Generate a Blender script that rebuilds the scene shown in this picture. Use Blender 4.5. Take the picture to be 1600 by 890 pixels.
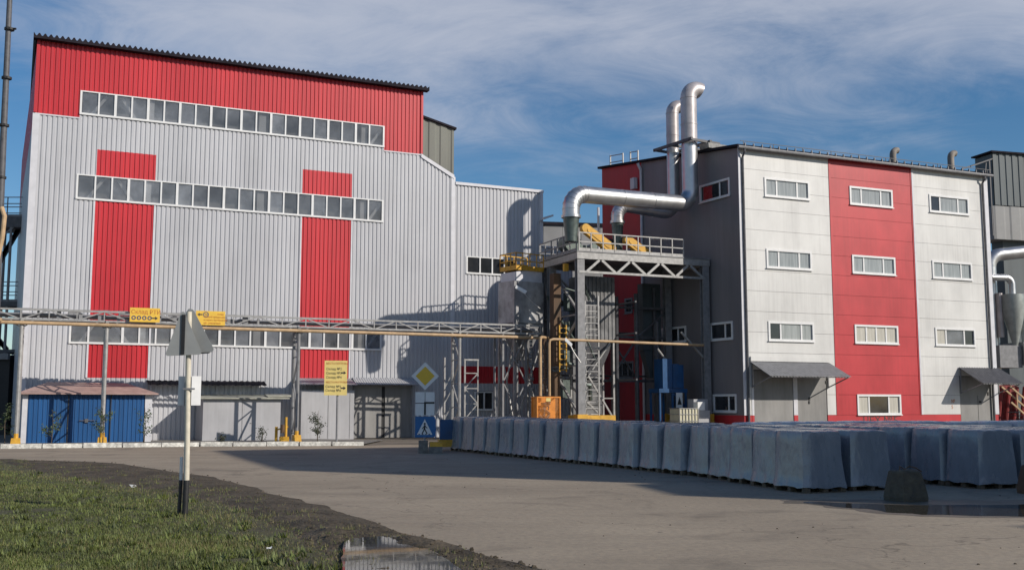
import bpy, math, random
import numpy as np
from mathutils import Vector, Matrix, noise
R_ = math.radians
rnd = random.Random(7)
for o in list(bpy.data.objects): bpy.data.objects.remove(o)
sc = bpy.context.scene
COL = sc.collection

# ---------------------------------------------------------------- camera
cam = bpy.data.objects.new('camera', bpy.data.cameras.new('camera'))
COL.objects.link(cam); sc.camera = cam
cam.data.sensor_width = 36.0
cam.data.lens = 36.0 * 1640 / 1600
cam.data.clip_start = 0.1; cam.data.clip_end = 3000
cam.location = (0, 0, 1.85)
cam.rotation_euler = (R_(90 + 6.5), 0, 0)
sc.render.resolution_x = 1024; sc.render.resolution_y = 569

# ---------------------------------------------------------------- sun, sky
SUN_AZ, SUN_EL = 117.0, 27.8            # azimuth clockwise from +Y
sv = Vector((math.sin(R_(SUN_AZ)) * math.cos(R_(SUN_EL)), math.cos(R_(SUN_AZ)) * math.cos(R_(SUN_EL)), math.sin(R_(SUN_EL))))
sl = bpy.data.lights.new('sun', 'SUN'); sl.energy = 4.1; sl.angle = R_(0.5); sl.color = (1.0, 0.925, 0.82)
so = bpy.data.objects.new('sun', sl); COL.objects.link(so)
so.rotation_euler = sv.to_track_quat('Z', 'Y').to_euler(); so.location = (40, -20, 40)
w = bpy.data.worlds.new('World'); sc.world = w; w.use_nodes = True
nt = w.node_tree; N = nt.nodes; L = nt.links; N.clear()
def wn(t, **k):
    n = N.new(t)
    for a, b in k.items(): setattr(n, a, b)
    return n
out = wn('ShaderNodeOutputWorld'); bg = wn('ShaderNodeBackground'); bg.inputs[1].default_value = 0.115
sky = wn('ShaderNodeTexSky', sky_type='NISHITA', sun_disc=False)
sky.sun_elevation = R_(SUN_EL); sky.sun_rotation = R_(SUN_AZ); sky.altitude = 200; sky.air_density = 1.0; sky.dust_density = 0.25; sky.ozone_density = 3.0
tc = wn('ShaderNodeTexCoord')
sep = wn('ShaderNodeSeparateXYZ'); L.new(tc.outputs['Generated'], sep.inputs[0])
def math_(op, a, b=None, c=None, clamp=False):
    n = wn('ShaderNodeMath', operation=op); n.use_clamp = clamp
    for i, x in enumerate((a, b, c)):
        if x is None: continue
        if hasattr(x, 'links'): L.new(x, n.inputs[i])
        else: n.inputs[i].default_value = x
    return n.outputs[0]
# cloud layer: directions projected on a flat high layer
zz = math_('ADD', math_('MAXIMUM', sep.outputs[2], 0.0), 0.13)
cx = math_('DIVIDE', sep.outputs[0], zz); cy = math_('DIVIDE', sep.outputs[1], zz)
cmb = wn('ShaderNodeCombineXYZ'); L.new(cx, cmb.inputs[0]); L.new(cy, cmb.inputs[1])
mp = wn('ShaderNodeMapping'); L.new(cmb.outputs[0], mp.inputs[0])
mp.inputs['Rotation'].default_value = (0, 0, R_(12)); mp.inputs['Scale'].default_value = (0.75, 1.0, 1); mp.inputs['Location'].default_value = (0.9, 0.35, 0)
n1 = wn('ShaderNodeTexNoise'); n1.inputs['Scale'].default_value = 0.55; n1.inputs['Detail'].default_value = 9; n1.inputs['Roughness'].default_value = 0.52; n1.inputs['Distortion'].default_value = 0.5
L.new(mp.outputs[0], n1.inputs['Vector'])
n2 = wn('ShaderNodeTexNoise'); n2.inputs['Scale'].default_value = 3.0; n2.inputs['Detail'].default_value = 10; n2.inputs['Roughness'].default_value = 0.68; n2.inputs['Distortion'].default_value = 1.0
L.new(mp.outputs[0], n2.inputs['Vector'])
mixn = math_('ADD', math_('MULTIPLY', n1.outputs[0], 0.78), math_('MULTIPLY', n2.outputs[0], 0.22))
# more cloud high up, clearer low in the sky; more clear sky on the right
elev = math_('MULTIPLY', math_('SUBTRACT', math_('MINIMUM', sep.outputs[2], math_('SUBTRACT', 0.95, math_('MULTIPLY', sep.outputs[2], 1.3))), 0.25), 0.95)
mask = math_('ADD', math_('ADD', mixn, elev), math_('MULTIPLY', math_('MAXIMUM', math_('MINIMUM', sep.outputs[0], 0.5), -0.5), 0.10))
ramp = wn('ShaderNodeValToRGB'); L.new(mask, ramp.inputs[0])
ramp.color_ramp.interpolation = 'EASE'
ramp.color_ramp.elements[0].position = 0.445; ramp.color_ramp.elements[0].color = (0, 0, 0, 1)
ramp.color_ramp.elements[1].position = 0.67; ramp.color_ramp.elements[1].color = (1, 1, 1, 1)
hs = wn('ShaderNodeHueSaturation'); hs.inputs['Saturation'].default_value = 1.25; hs.inputs['Value'].default_value = 0.80
L.new(sky.outputs[0], hs.inputs['Color'])
mx = wn('ShaderNodeMix', data_type='RGBA'); mx.inputs[7].default_value = (4.7, 4.95, 5.7, 1)
L.new(math_('MULTIPLY', ramp.outputs[0], 0.80), mx.inputs[0]); L.new(hs.outputs[0], mx.inputs[6])
L.new(mx.outputs[2], bg.inputs[0]); L.new(bg.outputs[0], out.inputs[0])
sc.view_settings.view_transform = 'Standard'; sc.view_settings.look = 'None'
sc.view_settings.exposure = 0.0; sc.view_settings.gamma = 1.0; sc.view_settings.use_curve_mapping = False

# ---------------------------------------------------------------- materials
MATS = {}
def mat(name, col, rough=0.6, metal=0.0, var=0.12, scale=3.0, bump=0.0, bscale=20.0, spec=0.5, col2=None, streak=None, coat=0.0, island=0.0):
    """procedural principled material: base colour broken up by two noises, optional vertical streaks and bump"""
    if name in MATS: return MATS[name]
    m = bpy.data.materials.new(name); m.use_nodes = True
    t = m.node_tree; nd = t.nodes; lk = t.links
    b = nd['Principled BSDF']
    b.inputs['Roughness'].default_value = rough; b.inputs['Metallic'].default_value = metal
    b.inputs['Specular IOR Level'].default_value = spec; b.inputs['Coat Weight'].default_value = coat
    co = nd.new('ShaderNodeTexCoord'); mpp = nd.new('ShaderNodeMapping'); lk.new(co.outputs['Object'], mpp.inputs[0])
    if streak: mpp.inputs['Scale'].default_value = streak
    a = nd.new('ShaderNodeTexNoise'); a.inputs['Scale'].default_value = scale; a.inputs['Detail'].default_value = 7; a.inputs['Roughness'].default_value = 0.62
    lk.new(mpp.outputs[0], a.inputs['Vector'])
    cr = nd.new('ShaderNodeMapRange'); cr.inputs[1].default_value = 0.3; cr.inputs[2].default_value = 0.7; lk.new(a.outputs[0], cr.inputs[0])
    mixc = nd.new('ShaderNodeMix'); mixc.data_type = 'RGBA'
    c2 = col2 or tuple(c * (1 - 2 * var) for c in col)
    mixc.inputs[6].default_value = (*c2, 1); mixc.inputs[7].default_value = (*[min(1, c * (1 + (0 if col2 else var))) for c in col], 1)
    lk.new(cr.outputs[0], mixc.inputs[0])
    last = mixc.outputs[2]
    if streak:
        mp2 = nd.new('ShaderNodeMapping'); mp2.inputs['Scale'].default_value = (1, 1, 0.035); lk.new(co.outputs['Object'], mp2.inputs[0])
        s2 = nd.new('ShaderNodeTexNoise'); s2.inputs['Scale'].default_value = 7.0; s2.inputs['Detail'].default_value = 6; lk.new(mp2.outputs[0], s2.inputs['Vector'])
        s3 = nd.new('ShaderNodeTexNoise'); s3.inputs['Scale'].default_value = 0.35; s3.inputs['Detail'].default_value = 3; lk.new(co.outputs['Object'], s3.inputs['Vector'])
        m3 = nd.new('ShaderNodeMath'); m3.operation = 'MULTIPLY'; lk.new(s2.outputs[0], m3.inputs[0]); lk.new(s3.outputs[0], m3.inputs[1])
        r3 = nd.new('ShaderNodeMapRange'); r3.inputs[1].default_value = 0.22; r3.inputs[2].default_value = 0.42; r3.inputs[3].default_value = 1.0; r3.inputs[4].default_value = 0.88; lk.new(m3.outputs[0], r3.inputs[0])
        h3 = nd.new('ShaderNodeHueSaturation'); lk.new(r3.outputs[0], h3.inputs['Value']); lk.new(last, h3.inputs['Color']); last = h3.outputs[0]
    if island:
        g = nd.new('ShaderNodeNewGeometry'); mr = nd.new('ShaderNodeMapRange'); mr.inputs[3].default_value = 1 - island; mr.inputs[4].default_value = 1 + island
        lk.new(g.outputs['Random Per Island'], mr.inputs[0])
        h = nd.new('ShaderNodeHueSaturation'); lk.new(mr.outputs[0], h.inputs['Value']); lk.new(last, h.inputs['Color']); last = h.outputs[0]
    lk.new(last, b.inputs['Base Color'])
    rr = nd.new('ShaderNodeMapRange'); rr.inputs[3].default_value = max(0, rough - 0.08); rr.inputs[4].default_value = min(1, rough + 0.1)
    lk.new(a.outputs[0], rr.inputs[0]); lk.new(rr.outputs[0], b.inputs['Roughness'])
    if bump:
        a2 = nd.new('ShaderNodeTexNoise'); a2.inputs['Scale'].default_value = bscale; a2.inputs['Detail'].default_value = 5
        lk.new(mpp.outputs[0], a2.inputs['Vector'])
        bp = nd.new('ShaderNodeBump'); bp.inputs['Strength'].default_value = bump; bp.inputs['Distance'].default_value = 0.05
        lk.new(a2.outputs[0], bp.inputs['Height']); lk.new(bp.outputs[0], b.inputs['Normal'])
    MATS[name] = m
    return m
def see_through(m, f):
    t = m.node_tree; b = t.nodes['Principled BSDF']; o = t.nodes['Material Output']
    tr = t.nodes.new('ShaderNodeBsdfTransparent'); mx_ = t.nodes.new('ShaderNodeMixShader'); mx_.inputs[0].default_value = f
    t.links.new(b.outputs[0], mx_.inputs[1]); t.links.new(tr.outputs[0], mx_.inputs[2]); t.links.new(mx_.outputs[0], o.inputs['Surface']); return m
ST = (1, 1, 0.12)
M_silver = mat('silver_sheet', (0.50, 0.505, 0.535), 0.42, 0.0, 0.07, 0.5, streak=ST)
M_red1 = mat('red_sheet', (0.54, 0.026, 0.038), 0.42, 0.0, 0.10, 0.5, streak=ST)
M_trim = mat('white_trim', (0.62, 0.62, 0.66), 0.45, 0, 0.06, 2)
M_white = mat('white_panel', (0.655, 0.65, 0.635), 0.40, 0, 0.08, 0.5, bump=0.14, bscale=1.2, streak=(1, 1, 0.5))
M_red2 = mat('red_panel', (0.50, 0.030, 0.040), 0.40, 0, 0.10, 0.6, bump=0.10, bscale=1.2, streak=(1, 1, 0.5))
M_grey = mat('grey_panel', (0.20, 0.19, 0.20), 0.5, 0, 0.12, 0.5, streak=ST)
M_pvc = mat('white_plastic_frame', (0.74, 0.74, 0.74), 0.35, 0, 0.04, 3)
M_glass = mat('window_glass', (0.22, 0.235, 0.26), 0.07, 0, 0.28, 0.8, spec=0.9, island=0.35)
see_through(M_glass, 0.38)
M_glassd = mat('dark_window_glass', (0.030, 0.033, 0.038), 0.06, 0, 0.3, 0.8, spec=0.7, island=0.4)
M_glassb = mat('blinds_behind_glass', (0.33, 0.35, 0.35), 0.12, 0, 0.15, 2, spec=0.7, island=0.3, streak=(6, 6, 0.3))
M_curtain = mat('cream_curtain', (0.52, 0.50, 0.44), 0.3, 0, 0.12, 3, streak=(5, 5, 0.2))
M_rooft = mat('dark_roof_sheet', (0.026, 0.023, 0.030), 0.8, 0, 0.2, 2, spec=0.08)
M_pink = mat('brown_roof_sheet', (0.40, 0.27, 0.24), 0.7, 0, 0.15, 1.5)
M_steel = mat('grey_painted_steel', (0.24, 0.24, 0.25), 0.5, 0.0, 0.15, 4)
M_steell = mat('light_galvanised_steel', (0.36, 0.355, 0.35), 0.45, 0.2, 0.15, 5)
M_steeld = mat('dark_steel', (0.10, 0.10, 0.11), 0.55, 0.0, 0.2, 4)
M_duct = mat('galvanised_duct', (0.58, 0.58, 0.59), 0.36, 0.85, 0.10, 1.5)
M_ductw = mat('weathered_duct', (0.50, 0.46, 0.46), 0.42, 0.35, 0.15, 1.2)
M_cycl = mat('cyclone_grey_paint', (0.36, 0.385, 0.37), 0.4, 0.3, 0.15, 2)
M_vent = mat('dull_tan_vent', (0.26, 0.23, 0.20), 0.65, 0.0, 0.2, 3)
M_ductd = mat('duct_lower_green', (0.13, 0.16, 0.15), 0.4, 0.5, 0.2, 3)
M_pipe = mat('beige_pipe_paint', (0.52, 0.355, 0.20), 0.55, 0, 0.15, 3)
M_yel = mat('yellow_paint', (0.66, 0.36, 0.035), 0.5, 0, 0.15, 4)
M_yels = mat('pale_yellow_sign', (0.76, 0.60, 0.21), 0.5, 0, 0.05, 3)
M_yelo = mat('orange_yellow_sign', (0.80, 0.50, 0.06), 0.5, 0, 0.06, 3)
M_orange = mat('orange_paint', (0.75, 0.27, 0.04), 0.5, 0, 0.15, 4)
M_black = mat('black_paint', (0.022, 0.022, 0.024), 0.55, 0, 0.2, 6)
M_ink = mat('black_lettering', (0.03, 0.03, 0.03), 0.6, 0, 0.1, 6)
M_inkr = mat('red_lettering', (0.50, 0.16, 0.03), 0.6, 0, 0.1, 6)
M_inkb = mat('dark_blue_lettering', (0.04, 0.06, 0.14), 0.6, 0, 0.1, 6)
M_blue = mat('blue_sheet', (0.008, 0.085, 0.26), 0.5, 0, 0.14, 0.9, streak=ST)
M_bluem = mat('blue_machine_paint', (0.006, 0.07, 0.20), 0.4, 0, 0.15, 2)
M_bluesgn = mat('blue_sign', (0.01, 0.13, 0.36), 0.4, 0, 0.05, 3)
M_lgrey = mat('light_grey_box', (0.40, 0.40, 0.42), 0.55, 0, 0.10, 0.8, streak=(1, 1, 0.4))
M_dgrey = mat('dusty_grey_door', (0.26, 0.255, 0.25), 0.55, 0, 0.14, 1.0, streak=(1, 1, 0.3))
M_eave = mat('pale_green_grey_sheet', (0.34, 0.34, 0.29), 0.65, 0, 0.15, 3)
M_kerb = mat('whitewashed_concrete', (0.70, 0.68, 0.62), 0.85, 0, 0.3, 5, bump=0.4, bscale=12)
M_conc = mat('concrete', (0.20, 0.19, 0.175), 0.9, 0, 0.25, 4, bump=0.4, bscale=14)
M_concd = mat('stained_concrete', (0.12, 0.105, 0.075), 0.9, 0, 0.3, 5, bump=0.7, bscale=10, col2=(0.055, 0.05, 0.042))
M_signb = mat('grey_sign_back', (0.27, 0.28, 0.28), 0.55, 0.0, 0.05, 4)
M_signw = mat('white_sign_face', (0.76, 0.76, 0.76), 0.5, 0, 0.04, 4)
M_signy = mat('yellow_sign_face', (0.78, 0.50, 0.04), 0.45, 0, 0.04, 4)
M_postw = mat('white_post_paint', (0.66, 0.61, 0.50), 0.6, 0, 0.10, 8)
M_film = mat('blue_grey_film', (0.225, 0.250, 0.290), 0.26, 0.0, 0.08, 2.0, bump=0.5, bscale=5.0, spec=0.8, streak=(1, 1, 0.45))
M_film_sun = mat('sun_paled_film', (0.62, 0.63, 0.66), 0.35, 0.0, 0.08, 2.2, bump=0.5, bscale=4.0)  # film colour paled to stand for sunlight on the rear row's tops
M_wood = mat('pallet_wood', (0.14, 0.11, 0.08), 0.85, 0, 0.25, 6, bump=0.3, bscale=20)
M_olive = mat('olive_grey_sheet', (0.19, 0.195, 0.17), 0.65, 0, 0.15, 0.6, streak=ST)
M_fgrey = mat('far_grey_panel', (0.28, 0.28, 0.28), 0.65, 0, 0.12, 0.4)
M_far2 = mat('far_dark_sheet', (0.10, 0.12, 0.13), 0.6, 0, 0.2, 0.5, streak=ST)
M_rust = mat('rusty_brown', (0.17, 0.095, 0.05), 0.8, 0, 0.35, 2, col2=(0.07, 0.05, 0.035), streak=(1, 1, 0.3))
M_redd = mat('dark_red_pipe_paint', (0.26, 0.03, 0.03), 0.6, 0, 0.3, 3)
M_tank = mat('pale_tank_steel', (0.40, 0.40, 0.41), 0.42, 0.1, 0.3, 1.3, bump=0.1, bscale=3)
M_hopper = mat('stained_hopper_steel', (0.20, 0.20, 0.205), 0.4, 0.25, 0.3, 1.3, bump=0.1, bscale=3)
M_leaf = mat('sapling_leaves', (0.055, 0.085, 0.03), 0.6, 0, 0.3, 6, island=0.45)
M_leafd = mat('dusty_dark_leaves', (0.035, 0.045, 0.025), 0.7, 0, 0.3, 6, island=0.4)
M_bark = mat('bark', (0.09, 0.07, 0.05), 0.9, 0, 0.2, 10)
M_grassA = mat('grass_green', (0.140, 0.172, 0.042), 0.6, 0, 0.25, 1.2)
M_grassB = mat('grass_dark', (0.080, 0.100, 0.028), 0.65, 0, 0.25, 1.2)
M_grassC = mat('grass_dry', (0.20, 0.175, 0.075), 0.7, 0, 0.25, 1.2)
M_soil = mat('grass_soil', (0.090, 0.092, 0.035), 0.95, 0, 0.3, 1.0, bump=0.6, bscale=12, col2=(0.06, 0.048, 0.03))
M_mud = mat('dark_mud', (0.125, 0.102, 0.074), 0.85, 0, 0.3, 1.3, bump=0.9, bscale=11, col2=(0.050, 0.041, 0.030), spec=0.25)
M_cage = mat('white_tank_plastic', (0.62, 0.58, 0.42), 0.4, 0, 0.06, 3)

def road_mat():
    m = bpy.data.materials.new('dusty_road'); m.use_nodes = True
    t = m.node_tree; nd = t.nodes; lk = t.links; b = nd['Principled BSDF']
    co = nd.new('ShaderNodeTexCoord')
    def nz(s, d, rot=0, sx=1, sy=1, dist=0):
        mpx = nd.new('ShaderNodeMapping'); mpx.inputs['Rotation'].default_value = (0, 0, rot); mpx.inputs['Scale'].default_value = (sx, sy, 1)
        lk.new(co.outputs['Object'], mpx.inputs[0])
        n = nd.new('ShaderNodeTexNoise'); n.inputs['Scale'].default_value = s; n.inputs['Detail'].default_value = d; n.inputs['Roughness'].default_value = 0.6; n.inputs['Distortion'].default_value = dist
        lk.new(mpx.outputs[0], n.inputs['Vector']); return n.outputs[0]
    def mr(x, a, c, lo=0.0, hi=1.0):
        n = nd.new('ShaderNodeMapRange'); n.inputs[1].default_value = a; n.inputs[2].default_value = c; n.inputs[3].default_value = lo; n.inputs[4].default_value = hi
        lk.new(x, n.inputs[0]); return n.outputs[0]
    def mixc(f, a, c):
        n = nd.new('ShaderNodeMix'); n.data_type = 'RGBA'; lk.new(f, n.inputs[0])
        for i, x in ((6, a), (7, c)):
            if isinstance(x, tuple): n.inputs[i].default_value = (*x, 1)
            else: lk.new(x, n.inputs[i])
        return n.outputs[2]
    big = mixc(mr(nz(0.18, 4), 0.35, 0.65), (0.300, 0.248, 0.188), (0.385, 0.320, 0.242))
    trk = mixc(mr(nz(0.5, 5, R_(-24), 0.12, 1.6, 0.6), 0.50, 0.72, 0, 0.45), big, (0.215, 0.180, 0.140))
    fine = mixc(mr(nz(9, 8), 0.40, 0.75, 0, 0.45), trk, (0.17, 0.15, 0.13))
    spot = mixc(mr(nz(3.1, 2), 0.70, 0.76, 0, 0.7), fine, (0.10, 0.09, 0.08))
    stain = mixc(mr(nz(0.33, 6, 0.4, 1, 1, 1.2), 0.56, 0.66, 0, 0.45), spot, (0.13, 0.11, 0.09))
    v = nd.new('ShaderNodeTexVoronoi'); v.feature = 'DISTANCE_TO_EDGE'; v.inputs['Scale'].default_value = 0.16; v.inputs['Randomness'].default_value = 1.0
    wv = nd.new('ShaderNodeMix'); wv.data_type = 'RGBA'; wv.inputs[0].default_value = 0.06; nzc = nd.new('ShaderNodeTexNoise'); nzc.inputs['Scale'].default_value = 1.3; nzc.inputs['Detail'].default_value = 6
    lk.new(co.outputs['Object'], nzc.inputs['Vector']); va = nd.new('ShaderNodeVectorMath'); va.operation = 'MULTIPLY_ADD'; lk.new(nzc.outputs['Color'], va.inputs[0]); va.inputs[1].default_value = (1.6, 1.6, 0); lk.new(co.outputs['Object'], va.inputs[2])
    lk.new(va.outputs[0], v.inputs['Vector'])
    crack = mixc(mr(v.outputs['Distance'], 0.0, 0.0035, 0.55, 0.0), stain, (0.09, 0.075, 0.06))
    lk.new(crack, b.inputs['Base Color'])
    lk.new(mr(nz(1.5, 4), 0.3, 0.7, 0.75, 0.95), b.inputs['Roughness'])
    b.inputs['Specular IOR Level'].default_value = 0.25
    bp = nd.new('ShaderNodeBump'); bp.inputs['Strength'].default_value = 0.35; bp.inputs['Distance'].default_value = 0.03
    lk.new(nz(7, 8), bp.inputs['Height']); lk.new(bp.outputs[0], b.inputs['Normal'])
    return m
M_road = road_mat()
M_ground = mat('yard_dirt', (0.20, 0.175, 0.145), 0.9, 0, 0.2, 0.4, bump=0.3, bscale=5, spec=0.2)
def water_mat():
    m = bpy.data.materials.new('puddle_water'); m.use_nodes = True
    b = m.node_tree.nodes['Principled BSDF']; nd = m.node_tree.nodes; lk = m.node_tree.links
    b.inputs['Base Color'].default_value = (0.045, 0.038, 0.028, 1); b.inputs['Roughness'].default_value = 0.03; b.inputs['IOR'].default_value = 1.33
    b.inputs['Specular IOR Level'].default_value = 0.6
    n = nd.new('ShaderNodeTexNoise'); n.inputs['Scale'].default_value = 6; co = nd.new('ShaderNodeTexCoord'); lk.new(co.outputs['Object'], n.inputs['Vector'])
    bp = nd.new('ShaderNodeBump'); bp.inputs['Strength'].default_value = 0.02; bp.inputs['Distance'].default_value = 0.01
    lk.new(n.outputs[0], bp.inputs['Height']); lk.new(bp.outputs[0], b.inputs['Normal'])
    return m
M_water = water_mat()

# ---------------------------------------------------------------- mesh helpers
class MB:
    def __init__(s): s.v = []; s.f = []
    def add(s, vs, fs):
        k = len(s.v); s.v += [tuple(x) for x in vs]; s.f += [tuple(i + k for i in f) for f in fs]; return s
    def box(s, x0, x1, y0, y1, z0, z1):
        return s.add([(x0, y0, z0), (x1, y0, z0), (x1, y1, z0), (x0, y1, z0), (x0, y0, z1), (x1, y0, z1), (x1, y1, z1), (x0, y1, z1)],
                     [(0, 3, 2, 1), (4, 5, 6, 7), (0, 1, 5, 4), (1, 2, 6, 5), (2, 3, 7, 6), (3, 0, 4, 7)])
    def hexa(s, b, t):     # 4 bottom, 4 top points (ccw from above)
        return s.add(list(b) + list(t), [(0, 3, 2, 1), (4, 5, 6, 7), (0, 1, 5, 4), (1, 2, 6, 5), (2, 3, 7, 6), (3, 0, 4, 7)])
    def bar(s, a, b, w=0.06, h=None, up=(0, 0, 1)):
        a = Vector(a); b = Vector(b); d = (b - a).normalized(); h = h or w
        up = Vector(up)
        if abs(d.dot(up)) > 0.98: up = Vector((0, 1, 0))
        sx = d.cross(up).normalized(); sy = sx.cross(d).normalized()
        o = [sx * i * w / 2 + sy * j * h / 2 for i, j in ((-1, -1), (1, -1), (1, 1), (-1, 1))]
        return s.add([a + q for q in o] + [b + q for q in o], [(0, 1, 2, 3), (7, 6, 5, 4), (0, 4, 5, 1), (1, 5, 6, 2), (2, 6, 7, 3), (3, 7, 4, 0)])
    def tube(s, pts, r, n=12, caps=True):
        pts = [Vector(p) for p in pts]; k = len(s.v); m = len(pts)
        rs = r if isinstance(r, (list, tuple)) else [r] * m
        prev = None
        for i, p in enumerate(pts):
            d = (pts[min(i + 1, m - 1)] - pts[max(i - 1, 0)]).normalized()
            if prev is None:
                q = Vector((0, 0, 1)) if abs(d.z) < 0.9 else Vector((1, 0, 0))
                sx = d.cross(q).normalized()
            else:
                sx = (prev - d * prev.dot(d)).normalized()
            prev = sx; sy = d.cross(sx)
            for j in range(n):
                a = 2 * math.pi * j / n
                s.v.append(tuple(p + (sx * math.cos(a) + sy * math.sin(a)) * rs[i]))
        for i in range(m - 1):
            for j in range(n):
                a = k + i * n + j; b = k + i * n + (j + 1) % n
                s.f.append((a, b, b + n, a + n))
        if caps:
            s.f.append(tuple(k + j for j in reversed(range(n)))); s.f.append(tuple(k + (m - 1) * n + j for j in range(n)))
        return s
    def quad(s, *p): return s.add(p, [tuple(range(len(p)))])
    def slab(s, poly, z0, z1):     # vertical prism on an xy polygon
        n = len(poly)
        return s.add([(x, y, z0) for x, y in poly] + [(x, y, z1) for x, y in poly],
                     [tuple(reversed(range(n))), tuple(range(n, 2 * n))] + [(i, (i + 1) % n, n + (i + 1) % n, n + i) for i in range(n)])
    def plate(s, poly, y0, y1):    # prism of an xz polygon, thickness in y
        n = len(poly)
        return s.add([(x, y0, z) for x, z in poly] + [(x, y1, z) for x, z in poly],
                     [tuple(range(n)), tuple(reversed(range(n, 2 * n)))] + [((i + 1) % n, i, n + i, n + (i + 1) % n) for i in range(n)])
    def xf(s, M):
        s.v = [tuple(M @ Vector(p)) for p in s.v]; return s
    def build(s, name, m, parent=None, smooth=False):
        me = bpy.data.meshes.new(name); me.from_pydata(s.v, [], s.f); me.update()
        me.materials.append(m)
        if smooth: me.polygons.foreach_set('use_smooth', [True] * len(me.polygons)); me.set_sharp_from_angle(angle=R_(35))
        o = bpy.data.objects.new(name, me); COL.objects.link(o)
        if parent: o.parent = parent
        return o
def tag(o, label, cat, group=None):
    o['label'] = label; o['category'] = cat
    if group: o['group'] = group
    return o
def thing(name, label, cat, loc=(0, 0, 0), rz=0, group=None):
    o = bpy.data.objects.new(name, None); COL.objects.link(o); o.empty_display_size = 0.3
    o.location = loc; o.rotation_euler = (0, 0, R_(rz)); return tag(o, label, cat, group)
def struct(name, mb, m, smooth=False):
    o = mb.build(name, m, None, smooth) if isinstance(mb, MB) else mb
    o['kind'] = 'structure'; return o
def copy_tree(root, loc, rz, label):
    r = root.copy(); COL.objects.link(r); r.location = loc; r.rotation_euler = (0, 0, R_(rz)); r['label'] = label
    for ch in list(root.children):
        c = ch.copy(); COL.objects.link(c); c.parent = r
        for g in ch.children:
            d = g.copy(); COL.objects.link(d); d.parent = c
    return r
def text_mesh(s, size, m, parent, loc, name='lettering', sx=1.0, depth=0.004, align='LEFT', rx=90):
    cu = bpy.data.curves.new('t', 'FONT'); cu.body = s; cu.size = size; cu.extrude = depth; cu.align_x = align; cu.resolution_u = 3
    o = bpy.data.objects.new('t', cu); COL.objects.link(o)
    bpy.context.view_layer.update()
    me = bpy.data.meshes.new_from_object(o.evaluated_get(bpy.context.evaluated_depsgraph_get()))
    bpy.data.objects.remove(o); bpy.data.curves.remove(cu)
    me.transform(Matrix.Translation(loc) @ Matrix.Rotation(R_(rx), 4, 'X') @ Matrix.Diagonal((sx, 1, 1, 1)))
    me.materials.clear(); me.materials.append(m)
    q = bpy.data.objects.new(name, me); COL.objects.link(q); q.parent = parent
    return q
def arc(c, a0, a1, r, ex, ez, n=8):
    c = Vector(c); ex = Vector(ex); ez = Vector(ez)
    return [c + (ex * math.cos(a0 + (a1 - a0) * i / n) + ez * math.sin(a0 + (a1 - a0) * i / n)) * r for i in range(n + 1)]

def cells(u0, u1, z0, z1, base, layers):
    us = sorted({u0, u1} | {min(max(x, u0), u1) for l in layers for x in l[:2]})
    zs = sorted({z0, z1} | {min(max(x, z0), z1) for l in layers for x in l[2:4]})
    for a, b in zip(us, us[1:]):
        for c, d in zip(zs, zs[1:]):
            if b - a < 1e-4 or d - c < 1e-4: continue
            col = base; mu, mz = (a + b) / 2, (c + d) / 2
            for l in layers:
                if l[0] < mu < l[1] and l[2] < mz < l[3]: col = l[4]
            if col is not None: yield a, b, c, d, col
def clusters(cl):
    cl = list(cl); n = len(cl); par = list(range(n))
    def fd(i):
        while par[i] != i: i = par[i]
        return i
    for i in range(n):
        for j in range(i):
            A, B = cl[i], cl[j]
            if A[4] != B[4]: continue
            ou = min(A[1], B[1]) - max(A[0], B[0]); oz = min(A[3], B[3]) - max(A[2], B[2])
            if (ou > 1e-3 and oz > -1e-3) or (oz > 1e-3 and ou > -1e-3): par[fd(i)] = fd(j)
    g_ = {}
    for i in range(n): g_.setdefault(fd(i), []).append(cl[i])
    return list(g_.values())
def ribs(u0, u1, pitch=0.236, depth=0.042, top=0.52):
    pr = [(0, -depth), (top, -depth), (top + 0.12, 0), (0.90, 0), (1.0, -depth)]
    def yat(u):
        t = (u / pitch) % 1.0
        for (a, ya), (b, yb) in zip(pr, pr[1:]):
            if t <= b: return ya + (yb - ya) * (t - a) / (b - a)
        return -depth
    pts = {u0, u1}
    for k in range(math.floor(u0 / pitch) - 1, math.ceil(u1 / pitch) + 1):
        for t, _ in pr[:-1]:
            x = (k + t) * pitch
            if u0 < x < u1: pts.add(x)
    return [(u, yat(u + 1e-7)) for u in sorted(pts)]
def rib_sheet(mb, u0, u1, z0, z1, ztop=None, **k):
    p = ribs(u0, u1, **k)
    for (a, ya), (b, yb) in zip(p, p[1:]):
        za = ztop(a) if ztop else z1; zb = ztop(b) if ztop else z1
        mb.quad((a, ya, z0), (b, yb, z0), (b, yb, zb), (a, ya, za))

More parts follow.
